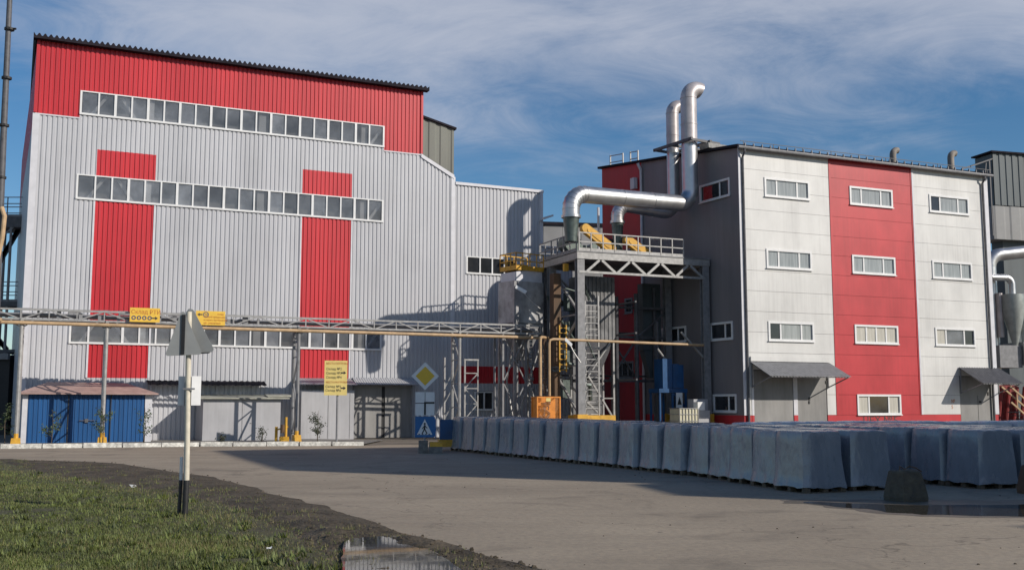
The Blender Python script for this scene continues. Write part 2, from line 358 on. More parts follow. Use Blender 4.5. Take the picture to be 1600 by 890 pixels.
# ---------------------------------------------------------------- ground, road, kerb
g = MB(); g.box(-900, 900, -600, 1200, -0.5, -0.006); struct('ground', g, M_ground)
rd = MB(); rd.quad((-140, -40, 0), (140, -40, 0), (140, 43.0, 0), (24, 44, 0), (2, 49.0, 0), (-5.6, 49.3, 0), (-6.74, 48.32, 0), (-13.95, 47.30, 0), (-21.67, 44.85, 0), (-60, 33, 0), (-140, 20, 0))
struct('road', rd, M_road)
ks = [(-70, 28.5), (-40, 38.6), (-21.67, 44.92), (-13.95, 47.39), (-6.74, 48.35)]
kb = MB(); seg = []
for (x0, y0), (x1, y1) in zip(ks, ks[1:]):
    d = Vector((x1 - x0, y1 - y0, 0)); n = max(1, round(d.length / 1.6)); 
    for i in range(n):
        a = Vector((x0, y0, 0)) + d * (i / n); b = Vector((x0, y0, 0)) + d * ((i + 1) / n)
        dd = (b - a).normalized(); nn = Vector((-dd.y, dd.x, 0)); j = rnd.uniform(-0.03, 0.03); tz = 0.19 + rnd.uniform(-0.02, 0.015)
        a = a + dd * rnd.uniform(0.005, 0.04) + nn * j; b = b - dd * rnd.uniform(0.005, 0.04) + nn * (j + rnd.uniform(-0.02, 0.02))
        kb.hexa([a - nn * 0.0, b, b + nn * 0.2, a + nn * 0.2], [a + nn * 0.03 + Vector((0, 0, tz)), b + nn * 0.03 + Vector((0, 0, tz)), b + nn * 0.18 + Vector((0, 0, tz)), a + nn * 0.18 + Vector((0, 0, tz))])
struct('kerb', kb, M_kerb)
vg = MB(); vg.quad((-70, 28.8, 0.06), (-40, 38.9, 0.06), (-21.7, 45.15, 0.06), (-14, 47.6, 0.06), (-6.8, 48.55, 0.06), (-6.6, 54.5, 0.05), (-12, 57, 0.05), (-26, 50.2, 0.06), (-60, 44, 0.06))
struct('pavement', vg, M_conc)

EG = [(-60, 40.0), (-30, 39.0), (-20, 36.5), (-16.5, 34.3), (-11.5, 27.4), (-8.7, 24.2), (-6.5, 21.7), (-4.65, 18.5), (-3.3, 15.7), (-2.25, 13.2), (-1.9, 12.1), (-1.0, 8.0), (0.5, 3), (2, -5)]
ER = [(-60, 41.0), (-30, 40.0), (-20, 37.2), (-16.0, 35.7), (-12.8, 34.0), (-7.7, 27.4), (-4.7, 21.7), (-1.65, 15.7), (0.05, 12.6), (0.5, 11.7), (1.2, 8.0), (2.6, 3), (4, -5)]
def along(P, t):
    P = [Vector((x, y, 0)) for x, y in P]
    i = min(int(t), len(P) - 2); return P[i].lerp(P[i + 1], t - i)
# mud strip between grass and road: lofted, bumpy, with a dip where the puddle lies
def mudh(x, y, s):
    e = min(s, 1 - s) * 2
    near = math.exp(-((y - 13.6) / 2.6) ** 2)
    h = 0.015 + 0.035 * max(0, e) ** 0.8 + (0.018 + 0.07 * near) * (noise.noise(Vector((x * 1.1, y * 1.1, 3))) ) + (0.018 + 0.06 * near) * noise.noise(Vector((x * 3.1, y * 3.1, 1))) + (0.010 + 0.03 * near) * noise.noise(Vector((x * 9, y * 9, 0)))
    h += (0.02 + 0.13 * near) * math.exp(-((s - 0.30) / 0.10) ** 2) * max(0, noise.noise(Vector((x * 2, y * 2, 9))) + 0.35)
    px, py = x + 1.32, y - 12.9
    dip = math.exp(-((px * 0.85 + py * 0.40) / 0.50) ** 2 - ((py) / 1.75) ** 2)
    h = h * min(1, max(0, e) * 3) * (1 - min(1, 1.35 * dip)) + 0.004
    return max(h, 0.003)
md = MB(); NT, NS = 520, 36
tt = [0 + 2 * i / 40 for i in range(40)] + [2 + (len(EG) - 3.001) * i / (NT) for i in range(NT + 1)]
kk = len(tt)
for t in tt:
    # ER has one fewer vertex at the tail: map by proportion
    a = along(EG, t); b = along(ER, t * (len(ER) - 1) / (len(EG) - 1))
    for j in range(NS + 1):
        s = j / NS; p = a.lerp(b, s)
        wob = 0.45 * noise.noise(Vector((p.x * 0.7, p.y * 0.7, 5))) + 0.08 * noise.noise(Vector((p.x * 2.3, p.y * 2.3, 6)))
        d = (b - a).normalized() if (b - a).length > 1e-6 else Vector((1, 0, 0))
        q = p + d * wob * (1 if j == NS else s)
        md.v.append((q.x, q.y, mudh(q.x, q.y, s)))
for i in range(kk - 1):
    for j in range(NS):
        a = i * (NS + 1) + j; md.f.append((a, a + 1, a + NS + 2, a + NS + 1))
struct('mud_verge', md, M_mud, True)
# puddle lying in the mud and the wet patch by the pallets
def blob(pts, z, jit=0.06, sub=6):
    P = [Vector((x, y, 0)) for x, y in pts]; n = len(P); o = []
    for i in range(n):
        p0, p1, p2, p3 = P[i - 1], P[i], P[(i + 1) % n], P[(i + 2) % n]
        for k in range(sub):
            t = k / sub
            q = 0.5 * ((2 * p1) + (p2 - p0) * t + (2 * p0 - 5 * p1 + 4 * p2 - p3) * t * t + (3 * p1 - p0 - 3 * p2 + p3) * t ** 3)
            q += Vector((noise.noise(q * 2.3), noise.noise(q * 2.3 + Vector((9, 0, 0))), 0)) * jit * 2
            o.append((q.x, q.y, z))
    m = MB(); m.quad(*o); return m
struct('puddle_water', blob([(-2.2, 14.6), (-1.45, 14.7), (-1.05, 13.6), (-0.70, 12.4), (-0.45, 11.2), (-0.9, 10.6), (-1.75, 11.5), (-2.05, 13.0)], 0.046, 0.02), M_water)
M_damp = mat('damp_dirt', (0.115, 0.095, 0.070), 0.55, 0, 0.3, 1.6, bump=0.3, bscale=9, col2=(0.16, 0.13, 0.10))
struct('damp_ground', blob([(5.2, 20.75), (5.9, 19.1), (6.6, 18.0), (8.5, 17.55), (11, 17.35), (15, 17.8), (15.5, 20.6), (11.8, 21.0), (9.7, 20.9), (7.3, 21.0)], 0.003, 0.16), M_damp)
struct('wet_puddle_water', blob([(5.55, 20.45), (6.15, 19.2), (6.8, 18.25), (8.5, 17.85), (11, 17.7), (14, 18.4), (14.5, 20.2), (11.8, 20.3), (9.7, 20.0), (7.8, 19.75), (6.6, 20.1)], 0.006, 0.10), M_water)

# grass verge: mound surface plus blades
def in_grass(x, y):   # signed: positive = inside (left of the EG line)
    best = 1e9; sgn = 1
    for (x0, y0), (x1, y1) in zip(EG, EG[1:]):
        dx, dy = x1 - x0, y1 - y0; t = max(0, min(1, ((x - x0) * dx + (y - y0) * dy) / (dx * dx + dy * dy)))
        qx, qy = x0 + t * dx, y0 + t * dy; d = math.hypot(x - qx, y - qy)
        if d < best: best = d; sgn = 1 if dx * (y - qy) - dy * (x - qx) < 0 else -1
    return sgn * best
def gh(x, y, d):
    return 0.010 + min(1, max(0, d) / 2.2) * (0.07 + 0.05 * noise.noise(Vector((x * 0.5, y * 0.5, 0))) + 0.02 * noise.noise(Vector((x * 2.5, y * 2.5, 0))))
gm = MB(); NR = 170
rows = []
for i in range(NR + 1):
    t = (len(EG) - 1.001) * i / NR; e = along(EG, t); row = []
    for j in range(31):
        s = (j / 30) ** 1.8; q = e + Vector((-30 * s, -22 * s if False else -6 * s, 0))
        dd = in_grass(q.x, q.y) if j else 0
        row.append((q.x, q.y, gh(q.x, q.y, dd) if j else 0.004))
    rows.append(row)
for r in rows: gm.v += r
for i in range(NR):
    for j in range(30):
        a = i * 31 + j; gm.f.append((a, a + 31, a + 32, a + 1))
struct('grass_verge', gm, M_soil, True)
rs = np.random.RandomState(3)
gv = []; gf = []; gi = []
def blade(x, y, z, h, wd, lean, az, mi):
    k = len(gv); ca, sa = math.cos(az), math.sin(az)
    gv.extend(((x - ca * wd, y - sa * wd, z), (x + ca * wd, y + sa * wd, z), (x + lean * sa, y - lean * ca, z + h)))
    gf.append((k, k + 1, k + 2)); gi.append(mi)
cnt = 0
while cnt < 120000:
    yy = 11.0 + 26 * rs.rand() ** 1.9
    xx = -0.52 * yy + (0.52 * yy - 1.4) * rs.rand()
    wobx = 0.35 * noise.noise(Vector((xx * 1.3, yy * 1.3, 2)))
    d = in_grass(xx, yy)
    if d < -0.15 + wobx * 0.6: continue
    nzv = noise.noise(Vector((xx * 0.55, yy * 0.55, 7))) + 0.5 * noise.noise(Vector((xx * 2.2, yy * 2.2, 4)))
    if d < 1.6 and rs.rand() > 0.12 + max(0, d) * 0.55: continue
    if nzv < -0.42 and rs.rand() < 0.7: continue
    r = rs.rand() + nzv * 0.5
    mi = 2 if r > 0.90 or (d < 0.8 and rs.rand() < 0.35) else (1 if r < 0.35 else 0)
    h = (0.018 + 0.042 * rs.rand() ** 1.7) * (1 + 0.7 * nzv)
    blade(xx, yy, gh(xx, yy, d) - 0.004, h, 0.0035 + 0.00016 * yy, h * (rs.rand() * 0.9), rs.rand() * 6.28, mi); cnt += 1
# broad leaved weeds and dry tufts
for k in range(230):
    yy = 11.5 + 17 * rs.rand() ** 1.5; xx = -0.5 * yy + (0.5 * yy - 1.6) * rs.rand()
    d = in_grass(xx, yy)
    if d < 0.05: continue
    near = math.exp(-((xx + 3.2) / 1.3) ** 2 - ((yy - 13.4) / 1.2) ** 2)
    for j in range(rs.randint(8, 22)):
        a = rs.rand() * 6.28; q = rs.rand() * 0.13
        blade(xx + q * math.cos(a), yy + q * math.sin(a), gh(xx, yy, d), 0.04 + 0.07 * rs.rand(), 0.012 + 0.008 * rs.rand(), 0.05, a, 0 if rs.rand() < 0.7 else 1)
for k in range(260):
    t = 3.0 + (len(EG) - 6.2) * rs.rand(); a = along(EG, t); b = along(ER, t * (len(ER) - 1) / (len(EG) - 1)); sg = 0.75 * rs.rand() ** 1.6; p = a + (b - a) * sg
    for j in range(rs.randint(8, 30)):
        q_ = Vector((rs.randn() * .09, rs.randn() * .09, 0)); blade(p.x + q_.x, p.y + q_.y, mudh(p.x, p.y, sg) - .005, 0.02 + 0.05 * rs.rand(), 0.005, 0.03 * rs.rand(), rs.rand() * 6.28, int(rs.randint(0, 3)))
for k in range(900):      # taller dry stalks in loose groups
    yy = 11.3 + 18 * rs.rand() ** 1.5; xx = -0.5 * yy + (0.5 * yy - 1.6) * rs.rand(); d = in_grass(xx, yy)
    if d < 0.05 or noise.noise(Vector((xx * .9, yy * .9, 11))) < 0.12: continue
    blade(xx, yy, gh(xx, yy, d), 0.08 + 0.12 * rs.rand(), 0.004, 0.04 * rs.rand(), rs.rand() * 6.28, 2 if rs.rand() < .7 else 0)
me = bpy.data.meshes.new('grass_blades'); me.from_pydata(gv, [], gf); me.update()
for m_ in (M_grassA, M_grassB, M_grassC): me.materials.append(m_)
me.polygons.foreach_set('material_index', gi)
go = bpy.data.objects.new('grass_blades', me); COL.objects.link(go); go['kind'] = 'stuff'
go['label'] = 'short rough green grass with dry tufts on the verge'; go['category'] = 'grass'
# scraps of litter lying in the grass, pebbles on the road
for x, y, s, lb in ((-8.05, 22.6, 0.075, 'small crumpled white scrap of litter lying in the grass to the left'), (-2.95, 13.0, 0.05, 'small crumpled white scrap of litter in the grass beside the muddy puddle')):
    m = MB(); pts = [(rnd.uniform(-1, 1), rnd.uniform(-1, 1), rnd.uniform(0, 1)) for _ in range(7)]
    for i in range(6): m.quad(*[tuple(c * s for c in pts[k % 7]) for k in (i, i + 1, i + 3)])
    o = m.build('litter_scrap', M_signw); o.location = (x, y, 0.11); tag(o, lb, 'litter', 'scraps of litter in the grass')
pb = MB()
for k in range(170):
    yy = 12.5 + 26 * rs.rand() ** 1.4; xx = -6 + 18 * rs.rand()
    if in_grass(xx, yy) > -2.2 - 0.03 * yy: continue
    s = 0.006 + 0.012 * rs.rand() ** 3
    pb.hexa([(xx - s, yy - s, 0), (xx + s, yy - s * 0.8, 0), (xx + s * 1.1, yy + s, 0), (xx - s, yy + s, 0)], [(xx - s * .5, yy - s * .5, s), (xx + s * .5, yy - s * .5, s), (xx + s * .4, yy + s * .5, s), (xx - s * .5, yy + s * .4, s)])
cl = MB()
for k in range(2600):
    t = 3.2 + (len(EG) - 6.4) * rs.rand(); a = along(EG, t); b = along(ER, t * (len(ER) - 1) / (len(EG) - 1)); sg = rs.rand() * 1.12 - .06
    p = a + (b - a) * sg; near = math.exp(-((p.y - 13.6) / 2.6) ** 2); s = (0.006 + 0.020 * rs.rand() ** 3) * (1 + 0.4 * near); z = mudh(p.x, p.y, min(.98, max(.02, sg))) - s * .3 if 0 < sg < 1 else 0
    r = [rs.uniform(.6, 1.3) for _ in range(8)]
    cl.hexa([(p.x - s * r[0], p.y - s * r[1], z), (p.x + s * r[2], p.y - s * r[3], z), (p.x + s * r[1], p.y + s * r[0], z), (p.x - s * r[3], p.y + s * r[2], z)],
            [(p.x - s * r[4] * .6, p.y - s * r[5] * .6, z + s), (p.x + s * r[6] * .6, p.y - s * r[7] * .6, z + s * r[0]), (p.x + s * r[5] * .6, p.y + s * r[4] * .6, z + s * r[2]), (p.x - s * r[7] * .6, p.y + s * r[6] * .6, z + s)])
o = cl.build('mud_clods', M_mud); o['kind'] = 'stuff'; o['label'] = 'crumbled clods of dark mud along the verge'; o['category'] = 'clods'
o = pb.build('pebbles', M_mud); o['kind'] = 'stuff'; o['label'] = 'scattered small stones and crumbs of mud on the road'; o['category'] = 'stones'

# ================================================================ BUILDING 1 (tall corrugated hall)
B1 = thing('factory_hall', 'tall factory hall clad in ribbed silver sheet with red top band and red stripes', 'factory', (-5.82, 60.3, 0), 25.3)
ROWS = [(16.64, 17.90), (12.24, 13.53), (4.90, 6.06)]
W0, W1 = -18.12, -1.78
lay = [(-20.2, 0.55, 16.45, 20.4, 'r'), (W0, W1, 16.3, 16.7, 's'), (-17.2, -14.3, 3.2, 14.9, 'r'), (-6.5, -3.65, 3.2, 14.9, 'r')]
for z0, z1 in ROWS: lay.append((W0, W1, z0, z1, None))
ms = MB()
for gcl in clusters(cells(-20.2, 0.55, 0.0, 20.35, 's', lay)):
    m1 = ms if gcl[0][4] == 's' and len(gcl) > 4 else MB()
    for a, b, c, d, col in gcl: rib_sheet(m1, a, b, c, d)
    if m1 is not ms: m1.build('red_cladding' if col == 'r' else 'silver_cladding', M_red1 if col == 'r' else M_silver, B1)
zt = lambda u: 16.45 - (u - 0.55) * 0.52
rib_sheet(ms, 0.55, 2.55, 0, 0, ztop=zt)
ms.build('silver_wall', M_silver, B1)
# left side wall (runs back, slightly out of square), red at the top
sd = Vector((-math.sin(R_(1.0)), math.cos(R_(1.0)), 0))
def sidesheet(z0, z1, nm, m):
    q = MB(); p = ribs(0, 30)
    for (a, ya), (b, yb) in zip(p, p[1:]):
        pa = Vector((-20.2 + ya, 0, 0)) + sd * a; pb_ = Vector((-20.2 + yb, 0, 0)) + sd * b
        q.quad((pb_.x, pb_.y, z0), (pa.x, pa.y, z0), (pa.x, pa.y, z1), (pb_.x, pb_.y, z1))
    q.build(nm, m, B1)
sidesheet(0, 16.45, 'side_wall', M_silver); sidesheet(16.45, 20.35, 'red_side_cladding', M_red1)
q = MB(); q.quad((0.55, 0, 16.2), (0.55, 0, 20.35), (0.9, 30, 20.35), (0.9, 30, 16.2)); q.build('right_upper_wall', M_red1, B1)
q = MB(); q.quad((-20.7, 30, 0), (0.9, 30, 0), (0.9, 30, 20.35), (-20.7, 30, 20.35)); q.quad((2.55, 0.05, 14.8), (2.55, 30, 14.8), (2.55, 30, 15.4), (2.55, 0.05, 15.4)); q.build('back_wall', M_grey, B1)
q = MB(); q.quad((0.5, 0.02, 16.45), (2.55, 0.02, 15.38), (2.55, 30, 15.38), (0.5, 30, 16.45)); q.build('lean_to_roof', M_rooft, B1)
# wavy roof sheet
q = MB(); n = 640
for i in range(n):
    a = -20.45 + 21.3 * i / n; b = -20.45 + 21.3 * (i + 1) / n
    f = lambda u: 20.44 + 0.075 * math.sin(u * 2 * math.pi / 0.27)
    q.quad((a, -0.42, f(a)), (b, -0.42, f(b)), (b, 30.2, f(b) + 1.2), (a, 30.2, f(a) + 1.2))
    q.quad((a, -0.42, f(a) - 0.02), (a, -0.42, f(a)), (b, -0.42, f(b)), (b, -0.42, f(b) - 0.02)) if False else None
    q.quad((a, -0.42, f(a)), (a, -0.42, 20.24), (b, -0.42, 20.24), (b, -0.42, f(b)))
q.quad((-20.45, -0.42, 20.24), (0.85, -0.42, 20.24), (0.85, 0.0, 20.24), (-20.45, 0.0, 20.24))
q.build('roof', M_rooft, B1)
t = MB()
t.box(-20.30, -19.98, -0.075, -0.058, 0, 16.45)                         # broad white corner flashing
t.build('corner_flashing', M_trim, B1); t = MB()
t.hexa([(0.50, -0.10, 16.28), (2.60, -0.10, 15.18), (2.60, 0.02, 15.18), (0.50, 0.02, 16.28)], [(0.50, -0.10, 16.50), (2.60, -0.10, 15.42), (2.60, 0.02, 15.42), (0.50, 0.02, 16.50)])
t.box(2.42, 2.68, -0.075, -0.058, 0, 15.3); t.build('gable_trim', M_trim, B1)
for a in (-17.23, -14.27, -6.53, -3.62): t = MB(); t.box(a - 0.045, a + 0.045, -0.072, -0.058, 3.2, 12.2); t.build('stripe_trim', M_trim, B1)
for a, b in ((-20.2, W0), (W1, 0.55)): t = MB(); t.box(a, b, -0.07, -0.058, 16.40, 16.47); t.build('trim', M_trim, B1)
for a_, b_ in ((0.47, 0.60), (-20.27, -20.12)): t = MB(); t.box(a_, b_, -0.08, -0.058, 16.5, 20.3); t.build('corner_trim', M_red1, B1)
def ribbon(parent, u0, u1, z0, z1, n, y=-0.075, gm_=None, fr=0.10, mul=0.10, wide=0):
    f = MB(); y1 = y + 0.09
    f.box(u0 - fr, u1 + fr, y - 0.03, y1, z0 - fr, z0); f.box(u0 - fr, u1 + fr, y, y1, z1, z1 + fr * 0.6)
    f.box(u0 - fr, u0, y, y1, z0, z1); f.box(u1, u1 + fr, y, y1, z0, z1)
    g_ = MB(); st = (u1 - u0) / n
    for i in range(n):
        a = u0 + st * i; b = a + st
        m2 = mul * (1.25 if wide and i % wide == 0 else 0.8)
        if i: f.box(a - m2 / 2, a + m2 / 2, y, y1, z0, z1)
        g_.quad((a + 0.02, y1 - 0.03, z0), (b - 0.02, y1 - 0.03, z0), (b - 0.02, y1 - 0.03, z1), (a + 0.02, y1 - 0.03, z1))
    fo = f.build('window', M_pvc, parent); g_.build('glazing', gm_ or M_glass, fo)
    return fo
for k, (z0, z1) in enumerate(ROWS): ribbon(B1, W0 + 0.09, W1 - 0.09, z0 + 0.09, z1 - 0.06, 20, wide=(2 if k == 0 else 3))
# interior dark shell behind glazing
q = MB(); q.box(-19.9, 0.3, 0.95, 1.0, 0.1, 20.2); q.build('inner_wall', M_fgrey, B1)
for u in (-14.85, -8.95, -3.1):
    q = MB(); q.box(u, u + .38, .12, .45, 0.1, 20.1); q.build('inner_column', M_pvc, B1)
for z in (16.0, 11.6, 4.3):
    for a_, b_ in ((-18.0, -16.4), (-16.5, -14.9), (-3.0, -1.4)):
        q = MB(); q.bar((a_, .3, z + (.1 if a_ != -16.5 else 2.4)), (b_, .3, z + (2.4 if a_ != -16.5 else .1)), .14); q.build('inner_brace', M_pvc, B1)
# gate under the awning on the right
q = MB()
for a, b in ((-3.30, -1.75), (-1.55, -0.05)): q.box(a, b, -0.16, -0.08, 0.02, 2.86)
dr = q.build('gate', M_dgrey, B1)
q = MB(); q.box(-3.42, -3.30, -0.2, -0.07, 0, 2.98); q.box(-0.05, 0.07, -0.2, -0.07, 0, 2.98); q.box(-3.42, 0.07, -0.2, -0.07, 2.86, 2.98); q.build('gate_frame', M_steel, dr)
q = MB(); q.box(-1.75, -1.55, -0.10, -0.06, 0.02, 2.86); q.build('gate_gap', M_black, dr)
def awning(parent, u0, u1, zw, zf, pr, m, pitch=0.12, brackets=True, nm='canopy', y0=-0.05):
    q = MB(); n = int((u1 - u0) / (pitch / 4)); y1 = y0 - pr
    f = lambda u: 0.02 * math.sin(u * 2 * math.pi / pitch)
    for i in range(n):
        a = u0 + (u1 - u0) * i / n; b = u0 + (u1 - u0) * (i + 1) / n
        q.add([(a, y0, zw + f(a)), (b, y0, zw + f(b)), (b, y1, zf + f(b)), (a, y1, zf + f(a)),
               (a, y0, zw + f(a) - 0.025), (b, y0, zw + f(b) - 0.025), (b, y1, zf + f(b) - 0.025), (a, y1, zf + f(a) - 0.025)],
              [(3, 2, 1, 0), (4, 5, 6, 7), (3, 7, 6, 2)])
    c = q.build(nm, m, parent)
    if brackets:
        b_ = MB()
        for u in (u0 + 0.12, u1 - 0.12):
            b_.bar((u, y0, zw - 0.06), (u, y1 + 0.08, zf - 0.05), 0.05); b_.bar((u, y0, zf - 0.55), (u, y1 + 0.15, zf - 0.06), 0.05); b_.bar((u, y0, zf - 0.6), (u, y0, zw), 0.05)
        b_.bar((u0 + 0.1, y1 + 0.08, zf - 0.05), (u1 - 0.1, y1 + 0.08, zf - 0.05), 0.05)
        b_.build('bracket', M_steel, c)
    return c
awning(B1, -3.45, 0.25, 3.36, 2.98, 0.75, M_lgrey, 0.14, False)
awning(B1, -14.35, -8.35, 3.10, 2.88, 0.75, M_rooft, 0.30, False)
awning(B1, -6.75, -3.55, 3.30, 2.93, 1.5, M_lgrey, 0.14, False)

# annex to the right of the hall
AX = thing('hall_annex', 'lower silver ribbed annex joined to the right of the hall with duct shadows on it', 'factory annex', (-5.82, 60.3, 0), 25.3)
ms = MB(); mr_ = MB()
lay = [(3.42, 6.75, 9.57, 10.62, None), (3.0, 9.0, 3.1, 4.1, 'r'), (3.95, 5.25, 1.5, 2.65, None)]
for a, b, c, d, col in cells(2.70, 8.42, 0, 14.9, 's', lay): rib_sheet(ms if col == 's' else mr_, a, b, c, d)
for a, b, c, d, col in cells(8.42, 10.6, 0, 11.5, 's', [(3.0, 9.0, 3.1, 4.1, 'r')]): rib_sheet(ms if col == 's' else mr_, a, b, c, d)
ms.build('silver_wall', M_silver, AX); mr_.build('red_band', M_red1, AX)
t = MB(); t.box(2.68, 8.55, -0.12, 0.3, 14.85, 15.02); t.box(8.34, 8.52, -0.09, 0.02, 11.5, 14.85); t.box(8.52, 10.7, -0.1, 0.1, 11.45, 11.6); t.build('trim', M_trim, AX)
q = MB(); q.box(2.60, 8.45, 0.1, 16, 0, 14.8); q.build('body', M_grey, AX)
q = MB(); q.box(8.45, 10.6, 0.1, 16, 0, 11.4); q.build('low_body', M_grey, AX)
ribbon(AX, 3.5, 6.7, 9.65, 10.55, 4, gm_=M_glassd); ribbon(AX, 4.08, 5.12, 1.62, 2.55, 2, gm_=M_glassd, fr=0.12)
lt = MB(); lt.bar((8.3, -0.3, 13.1), (8.3, 0.1, 13.1), 0.06); lt.hexa([(8.35, -0.55, 13.1), (9.0, -0.55, 13.35), (9.0, -0.25, 13.35), (8.35, -0.25, 13.1)], [(8.35, -0.55, 13.25), (9.0, -0.55, 13.47), (9.0, -0.25, 13.47), (8.35, -0.25, 13.25)])
lt.build('floodlight', M_trim, AX)

# olive block rising behind
BK = thing('rear_block', 'olive grey sheet clad block rising behind the right end of the hall', 'factory block', (-5.82, 60.3, 0), 25.3)
q = MB(); rib_sheet(q, 2.5, 8.25, 0, 0, ztop=lambda u: 22.22 + (8.25 - u) * 0.235, pitch=0.9, depth=0.05)
q.xf(Matrix.Translation((0, 14, 0))); q.quad((8.25, 14, 0), (8.25, 20, 0), (8.25, 20, 22.2), (8.25, 14, 22.2)); q.quad((2.5, 14, 0), (2.5, 20, 0), (2.5, 20, 23.5), (2.5, 14, 23.5)); q.quad((2.5, 20, 0), (8.25, 20, 0), (8.25, 20, 22.2), (2.5, 20, 23.5)); q.build('wall', M_olive, BK)
q = MB(); q.hexa([(2.4, 13.8, 23.6), (8.4, 13.8, 22.19), (8.4, 20, 22.19), (2.4, 20, 23.6)], [(2.4, 13.8, 23.75), (8.4, 13.8, 22.34), (8.4, 20, 22.34), (2.4, 20, 23.75)]); q.build('roof', M_rooft, BK)

# grey block between annex and the office
FB = thing('far_workshop', 'low grey panelled workshop seen between the annex and the office block', 'workshop', (2.4, 85, 0), 10)
q = MB()
for i in range(7):
    for j in range(9): q.box(-3 + i * 1.6, -3 + i * 1.6 + 1.58, 0, 0.3, j * 1.85, j * 1.85 + 1.80 if j < 8 else 16.5)
q.build('panel_wall', M_fgrey, FB)
q = MB(); q.box(-3.2, 8.4, -0.15, 12, 16.5, 16.75); q.build('roof', M_rooft, FB)
q = MB(); q.box(-3, 8.1, 0.32, 11.8, 0, 16.45); q.build('body', M_fgrey, FB)

# ================================================================ sheds in front of the hall
SH = thing('blue_shed', 'blue corrugated shed with brown hipped roof and white corner posts', 'shed', (-5.82, 60.3, 0), 25.3)
q = MB(); rib_sheet(q, -19.85, -14.65, 0.05, 2.42, pitch=0.2, depth=0.03); q.xf(Matrix.Translation((0, -2.37, 0)))
q.build('blue_wall', M_blue, SH)
q = MB(); q.box(-20.1, -19.87, -2.42, -2.2, 0, 2.4); q.box(-14.63, -14.3, -2.42, -2.2, 0, 2.4); q.box(-20.05, -14.35, -2.3, -0.1, 0, 2.38); q.build('white_frame', M_trim, SH)
e = [(-20.35, -2.75, 2.40), (-14.05, -2.75, 2.40), (-14.05, -0.08, 2.40), (-20.35, -0.08, 2.40)]
rg = [(-19.0, -0.6, 2.96), (-15.4, -0.6, 2.93)]
q = MB(); q.add([*e, *rg, *[(x, y, z - 0.06) for x, y, z in e]], [(0, 1, 5, 4), (1, 2, 5), (2, 3, 4, 5), (3, 0, 4), (0, 6, 7, 1), (1, 7, 8, 2), (3, 9, 6, 0), (9, 8, 7, 6)])
q.build('roof', M_pink, SH)
for u in (-18.1, -16.2): q = MB(); q.box(u - 0.02, u + 0.02, -2.44, -2.39, 0.05, 2.4); q.build('door_edge', M_black, SH)
q = MB(); q.box(-17.35, -17.2, -2.47, -2.41, 1.0, 1.18); q.bar((-17.6, -2.46, 1.1), (-16.9, -2.46, 1.1), .03); q.build('lock_bar', M_steeld, SH)

GB = thing('grey_garage', 'pale grey metal garage box with a flat eaves sheet in front of the hall', 'garage', (-5.82, 60.3, 0), 25.3)
q = MB(); q.box(-11.85, -7.95, -2.4, -0.1, 0, 2.14); q.build('body', M_lgrey, GB)
q = MB(); q.hexa([(-12.15, -2.65, 2.14), (-7.55, -2.65, 2.14), (-7.45, -0.08, 2.28), (-12.05, -0.08, 2.28)], [(-12.15, -2.65, 2.2), (-7.55, -2.65, 2.2), (-7.45, -0.08, 2.38), (-12.05, -0.08, 2.38)])
q.hexa([(-8.6, -2.3, 2.24), (-7.2, -2.2, 2.26), (-7.3, -0.9, 2.36), (-8.5, -0.9, 2.36)], [(-8.6, -2.3, 2.27), (-7.2, -2.2, 2.33), (-7.3, -0.9, 2.42), (-8.5, -0.9, 2.42)]); q.build('roof_sheet', M_eave, GB)
q = MB()
for u in (-9.9, ): q.box(u - 0.012, u + 0.012, -2.415, -2.4, 0.05, 2.1)
q.bar((-9.5, -2.42, 0.92), (-9.38, -2.42, 0.92), 0.03); q.build('door_seam', M_steel, GB)

WB = thing('white_garage', 'white lock-up garage box with grey awning beside the ribbed gate', 'garage', (-5.82, 60.3, 0), 25.3)
q = MB(); q.box(-6.65, -3.75, -1.5, -0.1, 0, 2.62); q.build('body', M_lgrey, WB)
q = MB(); q.box(-5.2, -5.17, -1.515, -1.5, 0.05, 2.5); q.box(-4.0, -3.97, -1.515, -1.5, 0.05, 2.5); q.build('door_seam', M_steel, WB)

# ================================================================ PIPE RACK
RK = thing('pipe_rack', 'long grey lattice pipe bridge on posts crossing in front of the hall', 'pipe rack', (-22.43, 46.93, -.04), 23.2)
def lattice(mb, a, b, h, n, w=0.08, y=0.0, flip=0):
    (xa, za), (xb, zb) = a, b
    mb.bar((xa, y, za), (xb, y, zb), w * 1.3); mb.bar((xa, y, za + h), (xb, y, zb + h), w * 1.3)
    for i in range(n + 1):
        x = xa + (xb - xa) * i / n; z = za + (zb - za) * i / n
        mb.bar((x, y, z), (x, y, z + h), w * 0.8)
        if i < n:
            x2 = xa + (xb - xa) * (i + 1) / n; z2 = za + (zb - za) * (i + 1) / n
            if (i + flip) % 2: mb.bar((x, y, z + h), (x2, y, z2), w * 0.8)
            else: mb.bar((x, y, z), (x2, y, z2 + h), w * 0.8)
q = MB(); lattice(q, (-9, 5.72), (26.1, 5.72), 0.44, 30, w=.065); q.build('truss', M_steell, RK)
q = MB(); q.bar((-9, 1.1, 5.72), (26.1, 1.1, 5.72), .08)
for i in range(31): x = -9 + 35.1 * i / 30; q.bar((x, 0, 5.72), (x, 1.1, 5.72), 0.05)
q.build('rear_beam', M_steell, RK)
q = MB()
for i in range(14):
    x = 0.3 + i * 0.82 + rnd.uniform(-.15, .15); q.box(x, x + rnd.uniform(.10, .28), 0.1, 0.16, 5.78, 5.95 + rnd.uniform(0.0, .25))
    q.bar((x - 0.2, 0.5, 6.22), (x + 0.5, 0.5, 6.24), 0.06)
for k in range(9): q.box(1.2 + k * 1.1, 1.75 + k * 1.1, 0.3, 0.36, 5.95 + (k % 2) * 0.1, 6.05 + (k % 2) * 0.1)
q.build('cable_trays', M_steel, RK)
